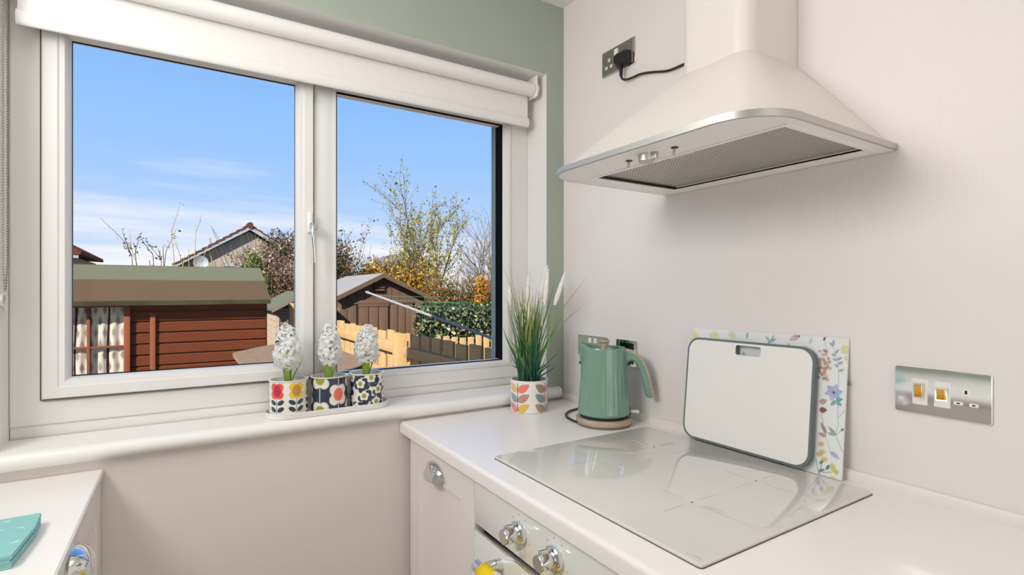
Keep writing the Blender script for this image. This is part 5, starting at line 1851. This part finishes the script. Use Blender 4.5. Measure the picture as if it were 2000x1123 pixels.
MB().tube([(4.9, 9.5, GZ), (4.9, 9.5, 1.4)], 0.02, 5).build('trunk', M['bark'], yb)

# trees
bush('budding_tree', 'tall slender tree in fresh yellow-green bud above the forsythia', 'tree', (4.65, 12.6, GZ), 9,
     dict(wob=0.07, up=0.045, leaves=2, scat=0.05, kids=4, ang=(0.25, 0.70), len=2.25, r=0.030, depth=3, leafdepth=1), M['bark'],
     ((176, 176, 56), (154, 158, 50), (204, 196, 84), (128, 132, 44), (190, 160, 60)), 0.075, 42, 0.42, 0.25)
bush('bare_tree', 'bare grey-twigged tree against the sky beside the house wall', 'tree', (6.75, 12.2, GZ), 7,
     dict(wob=0.07, up=0.045, leaves=1, scat=0.02, kids=5, ang=(0.3, 0.7), len=2.2, r=0.030, depth=3, leafdepth=0), M['bark_grey'],
     ((150, 130, 112), (120, 104, 92)), 0.03, 8, 0.35, 0.2)

# ---- houses beyond
hs = thing('bungalow', 'grey harled bungalow gable with a brown tiled roof behind the magnolia', 'house', (1.83, 33, GZ))
HY = 29.7
bx0, bx1, bxr = -1.30, 4.96, 1.835
be, brz = 2.62, 4.52
b = MB()
b.prism([(bx0, GZ), (bx0, be), (bxr, brz), (bx1, be), (bx1, GZ)], 'y', HY, HY + 9)
b.build('wall', M['house_wall'], hs, smooth=False)
for sgn in (-1, 1):
    xe = bx0 - 0.32 if sgn < 0 else bx1 + 0.32
    ze = be - 0.06
    n = 11
    for i in range(n):
        f0, f1 = i / n, (i + 1) / n + 0.02
        x0, z0 = xe + (bxr - xe) * f0, ze + (brz + 0.26 - ze) * f0
        x1, z1 = xe + (bxr - xe) * f1, ze + (brz + 0.26 - ze) * f1
        b = MB()
        b.loft([[(x0, y, z0 + 0.075), (x1, y, z1 + 0.005), (x1, y, z1 + 0.065), (x0, y, z0 + 0.145)] for y in (HY - 0.40, HY + 9.2)])
        b.build('tile_course', M['roof_tile'], hs, smooth=False)
    b = MB()
    b.loft([[(xe, y, ze - 0.12), (bxr, y, brz + 0.06), (bxr, y, brz + 0.28), (xe, y, ze + 0.08)] for y in (HY - 0.36, HY - 0.28)])
    b.build('bargeboard', M['fascia'], hs, smooth=False)
b = MB()
b.tube([(bxr, HY - 0.45, brz + 0.30), (bxr, HY + 9.2, brz + 0.30)], 0.16, 10)
b.build('ridge_tile', M['roof_tile'], hs)
for x0, x1 in ((0.55, 1.25), (1.33, 2.05)):
    f = MB().box((x0, HY - 0.06, 1.6), (x1, HY + 0.02, 2.72)).build('window', M['fascia'], hs, smooth=False)
    MB().box((x0 + 0.09, HY - 0.075, 1.69), (x1 - 0.09, HY - 0.055, 2.63)).build('pane', M['win_dark'], f, smooth=False)
dsh = MB()
dsh.lathe([(0.0, 0.10), (0.18, 0.075), (0.30, 0.02), (0.34, 0.0), (0.30, 0.035), (0.18, 0.09), (0.0, 0.115)], 24, (-0.42, HY - 0.5, 2.78), axis='y')
dsh.tube([(-0.42, HY - 0.4, 2.78), (-0.42, HY, 2.70)], 0.03, 6)
dsh.build('satellite_dish', M['fascia'], hs)
b = MB()
h2 = thing('far_house', 'distant grey gable half hidden by the budding tree', 'house', (15.3, 44, GZ))
b.prism([(13.4, GZ), (13.4, 3.2), (15.2, 4.45), (17.0, 3.2), (17.0, GZ)], 'y', 40, 48)
b.build('wall', M['house_wall'], h2, smooth=False)
for xa, xb_, za, zb_ in ((13.1, 15.2, 3.1, 4.7), (17.3, 15.2, 3.1, 4.7)):
    b = MB()
    b.loft([[(xa, y, za), (xb_, y, zb_ - 0.15), (xb_, y, zb_), (xa, y, za + 0.15)] for y in (39.6, 48.2)])
    b.build('roof', mat('grey_slates', srgb(96, 92, 90), 0.9) if xa < 14 else bpy.data.materials['grey_slates'], h2, smooth=False)
h3 = thing('gabled_house', 'brown house corner with tiled eaves at the far edge of the window glass', 'house', (-6.2, 26, GZ))
MB().box((-8.0, 24.0, GZ), (-4.68, 30, 2.62)).build('wall', mat('brown_harling', srgb(150, 120, 104), 0.9), h3, smooth=False)
b = MB()
b.prism([(-8.3, 2.90), (-4.42, 2.70), (-4.42, 2.84), (-6.3, 3.95), (-8.3, 4.0)], 'y', 23.7, 30.2)
b.build('roof', M['roof_tile'], h3, smooth=False)
MB().box((-8.2, 23.75, 2.56), (-4.50, 23.85, 2.72)).build('fascia', M['fascia'], h3, smooth=False)
# gulls and smudges are left out; a garden wall closes the far side
fh = thing('far_hedge', 'dark hedge closing the far end of the gardens', 'hedge', (6.0, 18, GZ))
rg = random.Random(50)
leaf_cloud([Vector((rg.uniform(-6, 16), 18 + rg.gauss(0, 0.4), rg.uniform(GZ, 1.45 + 0.25 * math.sin(rg.random() * 30)))) for _ in range(9000)], None, 0.16, ((84, 72, 48), (104, 86, 56), (74, 74, 44), (120, 96, 60)), rg, 'foliage', fh, 0.6)
MB().box((-6, 18.1, GZ), (16, 18.5, 1.2)).build('stems', M['bark'], fh, smooth=False)
